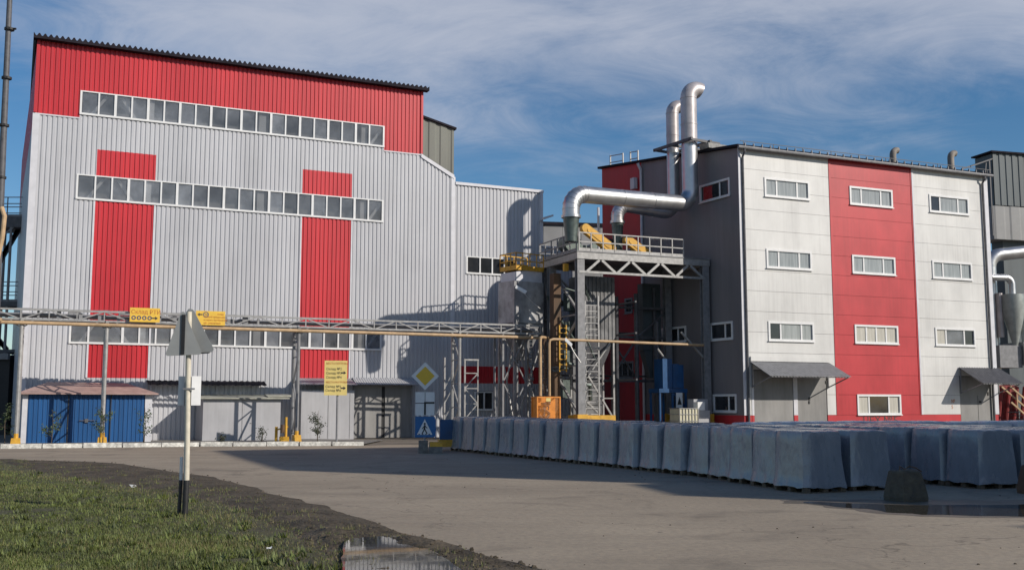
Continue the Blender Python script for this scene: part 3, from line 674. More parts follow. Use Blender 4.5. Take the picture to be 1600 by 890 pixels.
q = MB(); q.tube([(-9, -0.12, 5.56), (26.35, -0.12, 5.50)], 0.085, 10); q.build('beige_pipe', M_pipe, RK, True)
q = MB(); q.tube([(-9, 0.45, 5.95), (26.1, 0.45, 5.95)], 0.09, 10); q.tube([(-9, 0.75, 5.90), (26.1, 0.75, 5.92)], 0.06, 8); q.build('grey_pipe', M_steel, RK, True)
def mast_legs(x, ws, zt=5.7, brace=True):
    q = MB(); 
    for y in ws: q.tube([(x, y, 0.0), (x, y, zt)], 0.085, 8)
    q.bar((x, ws[0] - 0.1, zt), (x, ws[-1] + 0.1, zt), 0.12)
    q.bar((x - 0.5, ws[0], zt), (x, ws[0], zt - 0.4), 0.05); q.bar((x + 0.5, ws[0], zt), (x, ws[0], zt - 0.4), 0.05)
    p = q.build('post', M_steell if x != 12.9 else M_steel, RK)
    if brace:
        b_ = MB(); n = 4
        for i in range(n):
            a, c = (ws[0], ws[-1]) if i % 2 else (ws[-1], ws[0])
            b_.bar((x, a, 0.5 + i * 1.25), (x, c, 0.5 + (i + 1) * 1.25), 0.07); b_.bar((x, ws[0], 0.5 + i * 1.25), (x, ws[-1], 0.5 + i * 1.25), 0.05)
        b_.build('bracing', M_steel, p)
    return p
for x in (0.42, 4.0, 12.9, 21.4):
    p = mast_legs(x, (0.0, 1.1))
    if x < 20:
        q = MB(); q.tube([(x, 0, 0.0), (x, 0, 0.62)], 0.10, 8)
        q.hexa([(x - .22, -.22, 0), (x + .22, -.22, 0), (x + .22, .22, 0), (x - .22, .22, 0)], [(x - .18, -.18, 0.42), (x + .18, -.18, .42), (x + .18, .18, .42), (x - .18, .18, .42)])
        q.build('yellow_base', M_yel, p)
# ladder frame tower at the right post and stub tower
q = MB()
for xx, zt_ in ((21.0, 4.4), (22.15, 4.3)):
    q.bar((xx, 1.2, 0), (xx, 1.2, zt_), 0.08)
q.bar((22.9, 1.2, 0), (22.9, 1.2, 4.3), 0.06)
for i in range(5):
    z = 0.3 + i * 0.82; q.bar((22.15, 1.2, z), (22.9, 1.2, z), 0.05)
    if i < 4: q.bar((22.15 if i % 2 else 22.9, 1.2, z), (22.9 if i % 2 else 22.15, 1.2, z + 0.82), 0.05); q.bar((21.0, 1.2, z), (21.4, 1.1, z + 0.8), 0.05)
q.bar((22.1, 1.2, 4.3), (22.95, 1.2, 4.3), 0.09); q.build('side_frame', M_steell, RK)
q = MB()      # end tower: four legs wrapped with lagging
for xx in (24.0, 25.35):
    for yy in (0.3, 1.5): q.bar((xx, yy, 0), (xx, yy, 5.7), 0.10)
for i in range(2): q.bar((24.0, 0.3, 0.6 + i * 2.5), (25.35, 0.3, 3.1 + i * 2.5), 0.06); q.bar((25.35, 0.3, 0.6 + i * 2.5), (24.0, 0.3, 3.1 + i * 2.5), 0.06)
q.build('end_frame', M_steel, RK)
q = MB()
for k in range(26):
    z = 0.4 + k * 0.2; q.tube([(25.55 + rnd.uniform(-.03, .03), 0.0, z), (25.55 + rnd.uniform(-.05, .05), 0.0, z + 0.17)], 0.09 + rnd.uniform(-.02, .04), 7)
q.build('lagged_pipe', M_hopper, RK)
def rk(x, y, z):       # world point to the rack's own axes
    dx, dy = x + 22.43, y - 46.93; c, s = math.cos(R_(23.2)), math.sin(R_(23.2)); return (dx * c + dy * s, -dx * s + dy * c, z + .04)
CX, CYY = 1.70, 54.3
q = MB(); q.tube([(26.35, -0.12, 5.50), (26.5, -.3, 5.48), rk(1.55, 54.6, 5.34), rk(1.47, CYY, 5.28), rk(1.46, CYY, 5.1), rk(1.46, CYY, 2.3)], 0.08, 8)
q.build('drop_pipe', M_pipe, RK, True)
q = MB(); q.tube([rk(1.93, CYY, 2.3), rk(1.93, CYY, 5.0), rk(1.97, CYY, 5.17), rk(2.15, CYY + .08, 5.22), rk(10.55, 57.75, 5.10)], 0.07, 8); q.build('cross_pipe', M_pipe, RK, True)
q = MB()
for k in range(40): a_ = rk(1.62 + rnd.uniform(0, .1), CYY + .05, 2.4 + k * .07); q.box(a_[0], a_[0] + .13, a_[1], a_[1] + .1, a_[2], a_[2] + .05)
q.build('cable_bundle', M_rust, RK)
q = MB(); q.bar((27.3, 0.4, 0), (27.3, 0.4, 7.2), 0.22); q.build('end_post', M_steel, RK)
# valve cage
VC = thing('valve_cage', 'orange mesh cage around valves at the foot of the drop pipes', 'cage', (CX, CYY, 0), 20); VC.scale = (.93,) * 3
q = MB()
for x in (-.62, .72):
    for y in (-.4, .4): q.bar((x, y, 1.0), (x, y, 2.42), 0.07)
for z in (1.02, 2.40):
    for y in (-.4, .4): q.bar((-.62, y, z), (.72, y, z), 0.07)
    for x in (-.62, .72): q.bar((x, -.4, z), (x, .4, z), 0.07)
for x in (-.5, .6): q.bar((x, 0, 0), (x, 0, 1.0), 0.08)
q.build('frame', M_orange, VC)
q = MB()
for i in range(18): q.box(-.6 + i * .075, -.585 + i * .075, -.395, -.385, 1.04, 2.38)
for i in range(18): q.box(-.6, .7, -.395, -.387, 1.05 + i * .075, 1.062 + i * .075)
q.box(-.62, .72, .36, .39, 1.05, 2.38); q.box(-.60, -.57, -.38, .38, 1.05, 2.38); q.build('mesh_panel', M_orange, VC)
q = MB()
for k in range(16): a = rnd.uniform(-.3, .3); z = rnd.uniform(1.25, 2.2); q.tube([(a, rnd.uniform(-.25, 0), z), (a + rnd.uniform(-.2, .2), 0, z + .15)], rnd.uniform(.05, .11), 7)
q.build('valves', M_hopper, VC)
q = MB(); q.box(-.10, .16, -.42, -.40, 2.17, 2.40); q.build('notice', M_yels, VC)

# signs hung on the rack
def to_w(o, x, y, z, yaw=23.2):
    c, s = math.cos(R_(yaw)), math.sin(R_(yaw)); return (o[0] + x * c - y * s, o[1] + x * s + y * c, z)
def arrow(mb, x, z, l, h, y, d=1):
    mb.plate([(x, z - h * .17), (x + d * l * .55, z - h * .17), (x + d * l * .5, z - h / 2), (x + d * l, z), (x + d * l * .5, z + h / 2), (x + d * l * .55, z + h * .17), (x, z + h * .17)][::d], y - 0.006, y)
def ring(mb, x, z, r0, r1, y, n=20):
    for i in range(n):
        a, b = 2 * math.pi * i / n, 2 * math.pi * (i + 1) / n
        mb.quad((x + r1 * math.cos(a), y, z + r1 * math.sin(a)), (x + r1 * math.cos(b), y, z + r1 * math.sin(b)), (x + r0 * math.cos(b), y, z + r0 * math.sin(b)), (x + r0 * math.cos(a), y, z + r0 * math.sin(a)))
S1 = thing('direction_sign', 'yellow direction board with Cyrillic heading, four ring symbols and right arrow on the pipe bridge', 'sign', to_w((-22.43, 46.93), 4.96, -0.24, 5.68), 23.2, 'yellow boards on the pipe bridge')
q = MB(); q.box(0, 1.33, -0.03, 0, 0, 0.66); q.build('board', M_yelo, S1)
text_mesh('Склад РТИ', 0.27, M_inkr, S1, (0.05, -0.034, 0.38), sx=0.92)
q = MB()
for k in range(4): ring(q, 0.17 + k * 0.235, 0.19, 0.05, 0.10, -0.034)
q.build('ring_symbols', M_inkb, S1)
q = MB(); arrow(q, 0.98, 0.19, 0.27, 0.17, -0.032); q.build('arrow', M_ink, S1)
S2 = thing('direction_sign', 'orange-yellow board with left arrow, round symbol and rows of small text on pipe bridge', 'sign', to_w((-22.43, 46.93), 7.92, -0.24, 5.62), 23.2, 'yellow boards on the pipe bridge')
q = MB(); q.box(0, 1.36, -0.03, 0, 0, 0.68); q.build('board', M_yelo, S2)
q = MB(); arrow(q, 0.30, 0.50, 0.24, 0.16, -0.032, -1); q.build('arrow', M_ink, S2)
q = MB(); ring(q, 0.46, 0.50, 0.10, 0.135, -0.034); q.build('ring_symbol', M_inkb, S2)
text_mesh('24', 0.16, M_inkb, S2, (0.38, -0.034, 0.445))
for k, s in enumerate(('склад', 'готовой продукции', 'и сырья, материалов', 'цех ремонтный')): text_mesh(s, 0.125, M_inkr, S2, (0.98 if k == 0 else 0.36, -0.034, 0.50 - k * 0.145), sx=0.85)
PB = thing('loading_sign', 'tall pale yellow loading directions board on a post beside the white garage', 'sign', (-8.45, 50.5, 0), 12)
q = MB(); q.box(-0.54, 0.54, -0.04, 0, 2.30, 3.95); q.build('board', M_yels, PB)
q = MB(); q.tube([(0.1, 0.06, 0), (0.1, 0.06, 3.9)], 0.05, 8); q.build('post', M_steel, PB)
for s, z in (('МЕСТА ПОГРУЗКИ', 3.77),): text_mesh(s, 0.13, M_inkr, PB, (-0.46, -0.044, z), sx=0.88)
for k, s in enumerate(('Склад №2', 'Склад №3', 'Склад №4')): text_mesh(s, 0.16, M_ink, PB, (-0.46, -0.044, 3.50 - k * 0.20), sx=0.95)
text_mesh('МЕСТА РАЗГРУЗКИ', 0.12, M_inkr, PB, (-0.46, -0.044, 2.88), sx=0.88)
for k, s in enumerate(('Склад №5', 'Склад №6')): text_mesh(s, 0.16, M_ink, PB, (-0.48, -0.044, 2.66 - k * 0.18), sx=0.95)
for z in (3.37, 2.64): q = MB(); arrow(q, 0.24, z, 0.25, 0.17, -0.042); q.build('arrow', M_ink, PB)

# ================================================================ OFFICE BLOCK (building 2)
K = 1.0566
zk = lambda z: 1.85 + (z - 1.85) * K
B2L = (12.31, 56.0)
B2 = thing('office_block', 'four storey white panelled block with a broad red stripe and a shaded grey side', 'office building', (B2L[0], B2L[1], 0), 23.2)
U = {k: v * K for k, v in dict(a=5.86, b=11.62, e=17.25).items()}
ZT = zk(15.0); EU = U['e']
cols = [(1.60, 4.46), (7.18, 10.13), (12.82, 15.75)]
wz = [(12.60, 13.58), (8.86, 9.83), (5.11, 6.08)]
wins = []
for ci, (a, b) in enumerate(cols):
    for z0, z1 in wz + ([(1.33, 2.38)] if ci == 1 else []):
        wins.append((a * K, b * K, zk(z0), zk(z1), ci))
doors = [(0.48 * K, 5.22 * K, 0, zk(3.62)), (14.42 * K, 17.0 * K, 0, zk(3.45))]
PL = zk(1.32)
base = [(0, EU, 0, ZT, 'w'), (U['a'], U['b'], 0, ZT, 'r'), (0, EU, 0, PL, 'r')]
for x0, x1, z0, z1, _ in wins: base.append((x0, x1, z0, z1, None))
for x0, x1, z0, z1 in doors: base.append((x0, x1, z0, z1, None))
zr = [0, PL] + [PL + (ZT - PL) * i / 13 for i in range(1, 14)]
for gcl in clusters(cells(0.0, EU, 0, ZT, 'w', base)):
    m1 = MB()
    for a, b, c, d, col in gcl:
        for z0, z1 in zip(zr, zr[1:]):      # cut by panel rows
            lo, hi = max(c, z0), min(d, z1)
            if hi - lo < 0.01: continue
            g0 = 0.007 if abs(lo - z0) < 1e-6 else 0; g1 = 0.007 if abs(hi - z1) < 1e-6 else 0
            m1.box(a, b, 0, 0.12, lo + g0, hi - g1)
    m1.build('white_wall' if col == 'w' else 'red_wall', M_white if col == 'w' else M_red2, B2)
# side wall, 4.8 degrees out of square, roof line rising to the back
S0 = Vector((0, 0, 0)); SD = Vector((-math.sin(R_(4.8)), math.cos(R_(4.8)), 0)); SL = 12.85 * K
zside = lambda s: ZT + s * (zk(16.5) - ZT) / SL
SB = bpy.data.objects.new('side_wall', None)
def sideM(): return Matrix.Translation((0, 0, 0)) @ Matrix.Rotation(R_(90 + 4.8), 4, 'Z')
MS = sideM() @ Matrix.Scale(-1, 4, Vector((0, 1, 0)))      # local: x = along side, y = outward(-)
def side(mb): 
    mb.xf(MS); mb.f = [tuple(reversed(f)) for f in mb.f]; return mb
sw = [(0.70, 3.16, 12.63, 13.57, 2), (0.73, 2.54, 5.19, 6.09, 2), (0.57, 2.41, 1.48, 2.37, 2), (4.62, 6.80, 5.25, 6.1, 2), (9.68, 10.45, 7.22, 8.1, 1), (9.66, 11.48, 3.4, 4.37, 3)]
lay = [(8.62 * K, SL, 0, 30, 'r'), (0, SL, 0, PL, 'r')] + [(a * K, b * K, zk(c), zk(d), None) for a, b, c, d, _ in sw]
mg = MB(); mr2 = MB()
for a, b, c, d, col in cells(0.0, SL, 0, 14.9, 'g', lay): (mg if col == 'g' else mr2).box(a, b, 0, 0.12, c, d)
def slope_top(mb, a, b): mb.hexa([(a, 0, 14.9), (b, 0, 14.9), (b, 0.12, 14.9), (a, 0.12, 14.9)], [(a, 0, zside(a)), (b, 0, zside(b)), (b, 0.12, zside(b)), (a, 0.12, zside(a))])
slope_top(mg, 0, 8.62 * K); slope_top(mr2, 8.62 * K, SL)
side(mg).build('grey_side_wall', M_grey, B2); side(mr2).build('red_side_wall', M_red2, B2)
# shell, roof, back
pb_ = SD * SL
q = MB(); q.add([(0.14, 0.14, 0), (EU - 0.02, 0.14, 0), (EU - 0.3, SL, 0), (pb_.x + 0.14, pb_.y, 0), (0.14, 0.14, ZT - .05), (EU - 0.02, 0.14, ZT - .05), (EU - .3, SL, zk(16.5) - .05), (pb_.x + .14, pb_.y, zk(16.5) - .05)],
              [(0, 1, 5, 4), (1, 2, 6, 5), (2, 3, 7, 6), (3, 0, 4, 7)]); q.build('inner_wall', M_grey, B2)
q = MB(); q.hexa([(-0.22, -0.28, ZT), (EU + 0.2, -0.28, ZT), (EU, SL + .2, zk(16.5)), (pb_.x - .2, SL + .2, zk(16.5))], [(-0.22, -0.28, ZT + .14), (EU + 0.2, -0.28, ZT + .14), (EU, SL + .2, zk(16.5) + .14), (pb_.x - .2, SL + .2, zk(16.5) + .14)])
rf = q.build('roof', M_rooft, B2)
q = MB(); q.tube([(-0.2, -0.33, ZT - 0.02), (EU + 0.18, -0.33, ZT - 0.02)], 0.085, 8)
for i in range(32): q.box(0.2 + i * 0.56, 0.24 + i * 0.56, -0.40, -0.30, ZT + 0.0, ZT + 0.22)
q.build('gutter', M_steel, rf)
q = MB(); q.bar((-0.1, -0.38, ZT + .30), (EU, -0.38, ZT + .30), 0.03)
for i in range(10): q.bar((0.1 + i * 1.98, -0.38, ZT + .1), (0.1 + i * 1.98, -0.38, ZT + .30), 0.03)
q.build('snow_rail', M_steeld, rf)
# white downpipe at the side, dark downpipes in front
for nm, u in (('downpipe', 0.22), ('downpipe', EU - 0.45)):
    q = MB(); q.tube([(u, -0.30, ZT - .05), (u, -0.30, ZT - .25), (u, -0.10, ZT - .5), (u, -0.10, 0.2)], 0.065, 8); q.build(nm, M_steeld, B2, True)
q = MB(); q.tube([(8.5 * K, -0.12, zside(9) - .5), (8.5 * K, -0.12, 0.2)], 0.08, 8); q.tube([(8.5 * K, -0.12, zside(9) - .5), (8.5 * K, -0.35, zside(9) - .1)], 0.09, 8); side(q).build('downpipe', M_trim, B2, True)
for a_, b_ in ((-.03, .14), (EU - .28, EU + .02), (U['b'] - .06, U['b'] + .06)): q = MB(); q.box(a_, b_, -0.045, -0.003, PL, ZT - .02); q.build('corner_trim', M_trim, B2)
for a_, b_ in ((U['a'] - .07, U['a'] + .07), (U['b'] - .14, U['b'] - .065)): q = MB(); q.box(a_, b_, -0.025, -0.003, PL, ZT - .05); q.build('stripe_trim', M_red2, B2)
def window3(parent, x0, x1, z0, z1, tones, split=(0.27, 0.73), fm=None, fr=0.095, xf=None):
    f = MB(); y0, y1 = -0.05, 0.07
    f.box(x0 - .02, x1 + .02, y0, y1, z0 - .02, z0 + fr); f.box(x0 - .02, x1 + .02, y0, y1, z1 - fr, z1 + .02)
    f.box(x0 - .02, x0 + fr, y0, y1, z0 + fr, z1 - fr); f.box(x1 - fr, x1 + .02, y0, y1, z0 + fr, z1 - fr)
    xs = [x0 + fr] + [x0 + (x1 - x0) * s for s in split] + [x1 - fr]
    for s in xs[1:-1]: f.box(s - 0.05, s + 0.05, 0.0, y1, z0 + fr, z1 - fr)
    f.box(x0 - 0.05, x1 + 0.05, -0.10, -0.052, z0 - 0.05, z0 - 0.0)
    if xf: xf(f)
    fo = f.build('window', fm or M_pvc, parent)
    for (a, b), m in zip(zip(xs, xs[1:]), tones):
        p = MB(); p.quad((a, 0.035, z0 + fr - .01), (b, 0.035, z0 + fr - .01), (b, 0.035, z1 - fr + .01), (a, 0.035, z1 - fr + .01))
        if xf: xf(p)
        p.build('pane', m, fo)
    return fo
G, D_, Cn = M_glassb, M_glassd, M_curtain
tones = {(0, 0): (G, G, G), (0, 1): (G, G, G), (0, 2): (D_, G, G), (1, 0): (G, G, G), (1, 1): (G, G, G), (1, 2): (Cn, Cn, Cn, Cn), (1, 3): (Cn, D_, Cn), (2, 0): (D_, G, G), (2, 1): (G, G, G), (2, 2): (Cn, M_glass, D_)}
cnt_ = {0: 0, 1: 0, 2: 0}
for x0, x1, z0, z1, ci in wins:
    k = cnt_[ci]; cnt_[ci] += 1; tn = tones[(ci, k)]
    window3(B2, x0, x1, z0, z1, tn, split=(0.27, 0.5, 0.73) if len(tn) == 4 else (0.27, 0.73))
for a, b, c, d, n in sw:
    sp = {1: (), 2: (0.34,), 3: (0.33, 0.66)}[n]
    window3(B2, a * K, b * K, zk(c), zk(d), (D_,) * (len(sp) + 1), split=sp, xf=side, fr=0.10, fm=M_pvc if b < 9 else M_steel)
# gates and door
dg = MB(); dg.box(doors[0][0] + .05, 3.05 * K, 0.02, 0.08, 0.02, doors[0][3] - .05); dg.box(3.30 * K, doors[0][1] - .05, 0.02, 0.08, 0.02, doors[0][3] - .05)
d1 = dg.build('gate', M_dgrey, B2)
for a, b in ((3.05 * K, 3.30 * K), (doors[0][0] - .02, doors[0][0] + .12)):
    q = MB(); q.box(a, b, -0.02, 0.1, PL, doors[0][3]); q.build('gate_post', M_trim, d1)
    q = MB(); q.box(a, b, -0.02, 0.1, 0, PL - .003); q.build('gate_post_foot', M_red2, d1)
q = MB()
for x, z in ((4.0 * K, 1.9), (4.02 * K, 2.1), (5.12 * K, 3.0)): q.box(x, x + .10, -0.01, 0.02, z, z + .16)
q.build('lock', M_black, d1)
dg = MB(); dg.box(doors[1][0] + .04, doors[1][1] - .04, 0.02, 0.08, 0.02, doors[1][3] - .05); d2 = dg.build('door', M_dgrey, B2)
q = MB(); q.box(15.75 * K, 15.765 * K, 0.008, 0.02, 0.3, 2.4); q.box(15.85 * K, 16.0 * K, -0.02, 0.02, 1.95, 2.08); q.box(16.5 * K, 16.6 * K, -0.01, 0.02, 2.4, 2.6); q.build('lock', M_black, d2)
c1 = awning(B2, 0.38 * K, 5.40 * K, zk(4.02), zk(3.27), 1.62 * K, M_steel, 0.20)
c2 = awning(B2, 14.39 * K, 17.42 * K, zk(3.92), zk(3.03), 1.60 * K, M_steeld, 0.20)
q = MB(); q.box(0.42 * K, 5.35 * K, -0.09, -0.03, zk(4.04), zk(4.28)); q.build('flashing', M_white, c1)
text_mesh('ЦЕХ №5', 0.52, M_ink, B2, (7.5 * K, -0.004, 0.82), sx=1.25)
text_mesh('№', 0.30, M_inkr, B2, (13.75 * K, -0.004, 1.95)); text_mesh('5', 0.30, M_inkr, B2, (13.75 * K, -0.004, 1.62))
# roof vents
for i, (x, y, z, lb) in enumerate(((24.45, 66, 17.2, 0), (28.15, 66, 17.0, 1))):
    dx, dy = x - B2L[0], y - B2L[1]; c, s = math.cos(R_(23.2)), math.sin(R_(23.2)); lx, ly = dx * c + dy * s, -dx * s + dy * c
    q = MB(); q.tube([(lx, ly, z - 1.3), (lx, ly, z + .55)] + arc((lx + .34, ly, z + .55), math.pi, math.pi * .45, .34, (1, 0, 0), (0, 0, 1), 6), 0.21, 12); q.tube([(lx, ly, z - .4), (lx, ly, z - .3)], 0.27, 12)
    q.build('roof_vent', M_vent, B2, True)
q = MB()
for a, b in ((11.2, 12.6), (9.6, 10.4)):
    for s_ in (a, b): q.bar((s_ * K, 0.5, zside(s_) + .1), (s_ * K, 0.5, zside(s_) + 1.0), 0.07)
    for h in (.5, .95): q.bar((a * K, 0.5, zside(a) + h), (b * K, 0.5, zside(b) + h), 0.05)
side(q).build('roof_railing', M_steell, B2)
q = MB(); q.box(8.9 * K, 9.3 * K, -0.35, -0.1, zside(9) - 1.6, zside(9) - .9); side(q).build('wall_lamp', M_trim, B2)

# ================================================================ FILTER PLATFORM with ducts
PO = (3.52, 54.95)
PT = thing('filter_platform', 'steel platform on columns with truss, railings and yellow guards beside the office side wall', 'platform', (PO[0], PO[1], 0), 23.2)
DZ = zk(9.50); XW = 7.85
q = MB()
for x, y in ((0.12, 0.12), (7.9, 0.12), (0.12, 3.6), (7.6, 3.6), (0.12, 4.7)):
    q = MB(); q.box(x - .21, x + .21, y - .16, y - .10, 0, DZ - .42); q.box(x - .21, x + .21, y + .10, y + .16, 0, DZ - .42); q.box(x - .04, x + .04, y - .10, y + .10, 0, DZ - .42)
    c = q.build('column', M_steel, PT)
    q = MB(); q.box(x - .30, x + .30, y - .24, y + .24, 0, 1.35); q.build('yellow_foot', M_yel, c)
q = MB(); q.box(-.12, XW + .3, -.08, .12, DZ - .42, DZ - .06); q.box(-.12, .12, .12, 4.8, DZ - .44, DZ - .08); q.box(-.12, XW + .3, 4.6, 4.8, DZ - .42, DZ - .06); q.box(XW, XW + .2, .12, 5.6, DZ - .42, DZ - .08); q.build('edge_beam', M_steell, PT)
q = MB(); q.box(-.16, XW + .3, -.12, 4.9, DZ - .05, DZ); q.build('deck', M_steel, PT)
q = MB(); q.bar((0, 0, zk(8.45)), (XW, 0, zk(8.45)), .12); zb, ztp = zk(8.47), DZ - .44
n = 4; st = (XW - .5) / n
for i in range(n):
    a = 0.45 + i * st; q.bar((a, 0, zb), (a + st * .42, 0, ztp), .13); q.bar((a + st * .5, 0, ztp), (a + st * .95, 0, zb), .13)
q.build('truss', M_steell, PT)
q = MB()     # zig-zag braces on left and back
for x, ya, yb in ((0.12, 0.1, 3.6), (0.12, 3.6, 4.7)):
    for i in range(3): z = 1.2 + i * 2.7; q.bar((x, yb if i % 2 else ya, z), (x, ya if i % 2 else yb, z + 2.7), .11); q.bar((x, ya, z), (x, yb, z), .08)
for i in range(3): z = 1.2 + i * 2.7; q.bar((0.12, 3.6, z if i % 2 else z + 2.7), (3.2, 3.6, z + 2.7 if i % 2 else z), .10)
q.build('bracing', M_steell, PT)
q = MB(); q.bar((7.7, .1, zk(4.3)), (6.3, .1, zk(5.6)), .10); q.build('knee_brace', M_steell, PT)
def railing(mb, a, b, n, h=.98, z=None):
    a = Vector(a); b = Vector(b)
    for i in range(n + 1):
        p = a.lerp(b, i / n); mb.bar(p, p + Vector((0, 0, h)), .055)
    for k in (.5, 1.0): mb.bar(a + Vector((0, 0, h * k)), b + Vector((0, 0, h * k)), .055)
    mb.bar(a + Vector((0, 0, .08)), b + Vector((0, 0, .08)), .02, .16)
q = MB(); railing(q, (0, -.06, DZ), (6.45, -.06, DZ), 9); q.build('railing', M_steell, PT)
q = MB(); railing(q, (-.08, .1, DZ), (-.08, 4.75, DZ), 6); railing(q, (0, 4.8, DZ), (6.4, 4.8, DZ), 8); q.build('rear_railing', M_steel, PT)
# yellow drive guards (rounded slanted belts covers) and blue grey fan housings
def guard(x, y, z, l, ang, lb=None):
    q = MB(); r0, r1 = .24, .27; N_ = 10
    pts = [(math.cos(math.pi / 2 + math.pi * i / N_) * r0, math.sin(math.pi / 2 + math.pi * i / N_) * r0) for i in range(N_ + 1)] + [(l + math.cos(-math.pi / 2 + math.pi * i / N_) * r1, math.sin(-math.pi / 2 + math.pi * i / N_) * r1) for i in range(N_ + 1)]
    q.plate(pts, 0, .32)
    inner = [(px * 0.72 + l * .14, pz * 0.45) for px, pz in pts]; q.plate(inner, -.03, 0)
    q.xf(Matrix.Translation((x, y, z)) @ Matrix.Rotation(R_(ang), 4, 'Y')); return q.build('belt_guard', M_yel, PT)
guard(.75, .55, DZ + 1.35, 1.85, 33); guard(3.95, 1.6, DZ + 1.05, 1.5, 31)
def to_l(x, y):
    dx, dy = x - PO[0], y - PO[1]; c, s = math.cos(R_(23.2)), math.sin(R_(23.2)); return dx * c + dy * s, -dx * s + dy * c
for x, y, r in ((0.75, 2.6, .5), (3.6, 3.4, .5)):
    q = MB(); q.tube([(x, y - .45, DZ + .78), (x, y + .45, DZ + .78)], r, 20); q.box(x - .1, x + .9, y - .35, y + .35, DZ, DZ + .7); fh = q.build('fan_housing', M_ductd if x < 2 else M_steeld, PT, True)
    q = MB(); q.box(x + 1.0, x + 1.7, y - .3, y + .3, DZ, DZ + .55); q.tube([(x + 1.35, y - .5, DZ + .6), (x + 1.35, y + .4, DZ + .6)], .24, 12); q.build('motor', M_ductd, fh)
q = MB(); q.tube([(2.05, 1.6, DZ), (2.05, 1.6, zk(12.1))], .07, 8); q.build('vent_pole', M_trim, PT, True)
q = MB(); q.box(4.6, 5.6, -.03, .25, DZ + .92, DZ + 1.0); q.box(2.7, 3.5, -.03, .25, DZ + .93, DZ + 1.01); q.build('ledge_box', M_trim, PT)
# ladder and lower equipment
LX = 0.62
q = MB()
for x in (LX, LX + .78): q.bar((x, .5, 0), (x, .5, DZ - 2.6 if x == LX else DZ - 2.3), .08)
for i in range(22): q.bar((LX, .5, .4 + i * .32), (LX + .78, .5, .4 + i * .32), .045)
for i in range(12): q.bar((LX, .5, 1.6 + i * .45), (LX + .39, -.05, 1.6 + i * .45), .025); q.bar((LX + .39, -.05, 1.6 + i * .45), (LX + .78, .5, 1.6 + i * .45), .025)
q.build('ladder', M_steell, PT)
q = MB(); q.box(-.0, 2.2, .15, 1.4, 0.9, 1.3); q.build('yellow_step', M_yel, PT)
q = MB(); r5 = random.Random(5)
for x, y in ((3.9, 3.0), (4.3, 4.2), (5.4, 3.4), (6.3, 2.6), (6.9, 3.9)): q.tube([(x, y, 0), (x, y, r5.uniform(6.5, 8.8))], r5.uniform(.06, .14), 8)
for z in (3.2, 5.7, 7.4): q.bar((.1, 3.6, z), (7.7, 3.6, z), .14); q.bar((.1, 4.7, z + .3), (7.7, 4.7, z + .3), .10); q.bar((3.6, .3, z), (3.6, 4.7, z), .10)
q.bar((3.7, 3.6, 3.2), (5.6, 3.6, 5.7), .09); q.bar((5.6, 3.6, 3.2), (3.7, 3.6, 5.7), .09); q.bar((5.6, 3.6, 5.7), (7.7, 3.6, 7.4), .09)
q.build('rear_framework', M_steeld, PT)
q = MB()
for k in range(9):
    x, y = r5.uniform(-.1, 1.0), r5.uniform(1.0, 4.4); z = r5.uniform(3, 8.6); q.tube([(x, y, z), (x + r5.uniform(-.1, .9), y, z + r5.uniform(-.2, .2)), (x + .9, y + .2, z - r5.uniform(.6, 2))], r5.uniform(.05, .12), 8)
for k in range(4): q.box(.3 + k * .1, .75 + k * .1, 2.6, 3.1, 2.2 + k * 1.6, 3.2 + k * 1.6)
q.build('pipework', M_ductd, PT, True)
q = MB(); q.box(6.2, 7.4, 4.0, 4.6, 5.0, 8.9); q.hexa([(6.7, 4.1, 3.4), (7.0, 4.1, 3.4), (7.0, 4.5, 3.4), (6.7, 4.5, 3.4)], [(6.25, 4.02, 4.98), (7.35, 4.02, 4.98), (7.35, 4.58, 4.98), (6.25, 4.58, 4.98)]); q.build('rear_bin', M_far2, PT)
FL = thing('bag_filter', 'tall grey ribbed dust filter box hanging under the steel platform', 'filter', (PO[0], PO[1], 0), 23.2)
q = MB(); rib_sheet(q, 1.15, 3.3, 5.4, 8.9, pitch=.24, depth=.04); q.xf(Matrix.Translation((0, 2.1, 0))); q.box(1.15, 3.3, 2.12, 3.5, 5.4, 8.9); q.build('body', M_hopper, FL)
q = MB(); q.hexa([(1.9, 2.6, 3.2), (2.4, 2.6, 3.2), (2.4, 2.95, 3.2), (1.9, 2.95, 3.2)], [(1.2, 2.15, 5.38), (3.25, 2.15, 5.38), (3.25, 3.45, 5.38), (1.2, 3.45, 5.38)]); q.build('hopper', M_steeld, FL)
q = MB()
for x in (1.2, 3.2):
    for y in (2.15, 3.4): q.bar((x, y, 0), (x, y, 5.4), .1)
q.bar((1.6, 2.1, 3.4), (3.2, 2.1, 1.0), .09); q.bar((1.6, 2.1, 3.4), (3.0, 2.1, 5.3), .07); q.bar((2.4, 2.1, 2.2), (3.2, 2.1, 2.2), .06); q.build('leg_frame', M_steell, FL)
RC = thing('rusty_column_duct', 'brown rusty vertical duct left of the front column of the platform', 'duct', (PO[0], PO[1], 0), 23.2)
q = MB(); q.box(-.65, -.22, 1.7, 2.2, 3.9, 8.9); q.box(-.62, -.30, 1.7, 2.2, 0, 3.6); q.build('shaft', M_rust, RC)
q = MB()
for x in (-.42, -.02): q.bar((x, 1.5, 3.6), (x, 1.5, 6.1), .06)
for i in range(9): q.bar((-.42, 1.5, 3.7 + i * .28), (-.02, 1.5, 3.7 + i * .28), .04)
q.build('yellow_ladder', M_yel, RC)
q = MB(); q.box(-.2, .05, 1.3, 1.5, 9.0, 9.4); q.build('lamp', M_yel, RC)

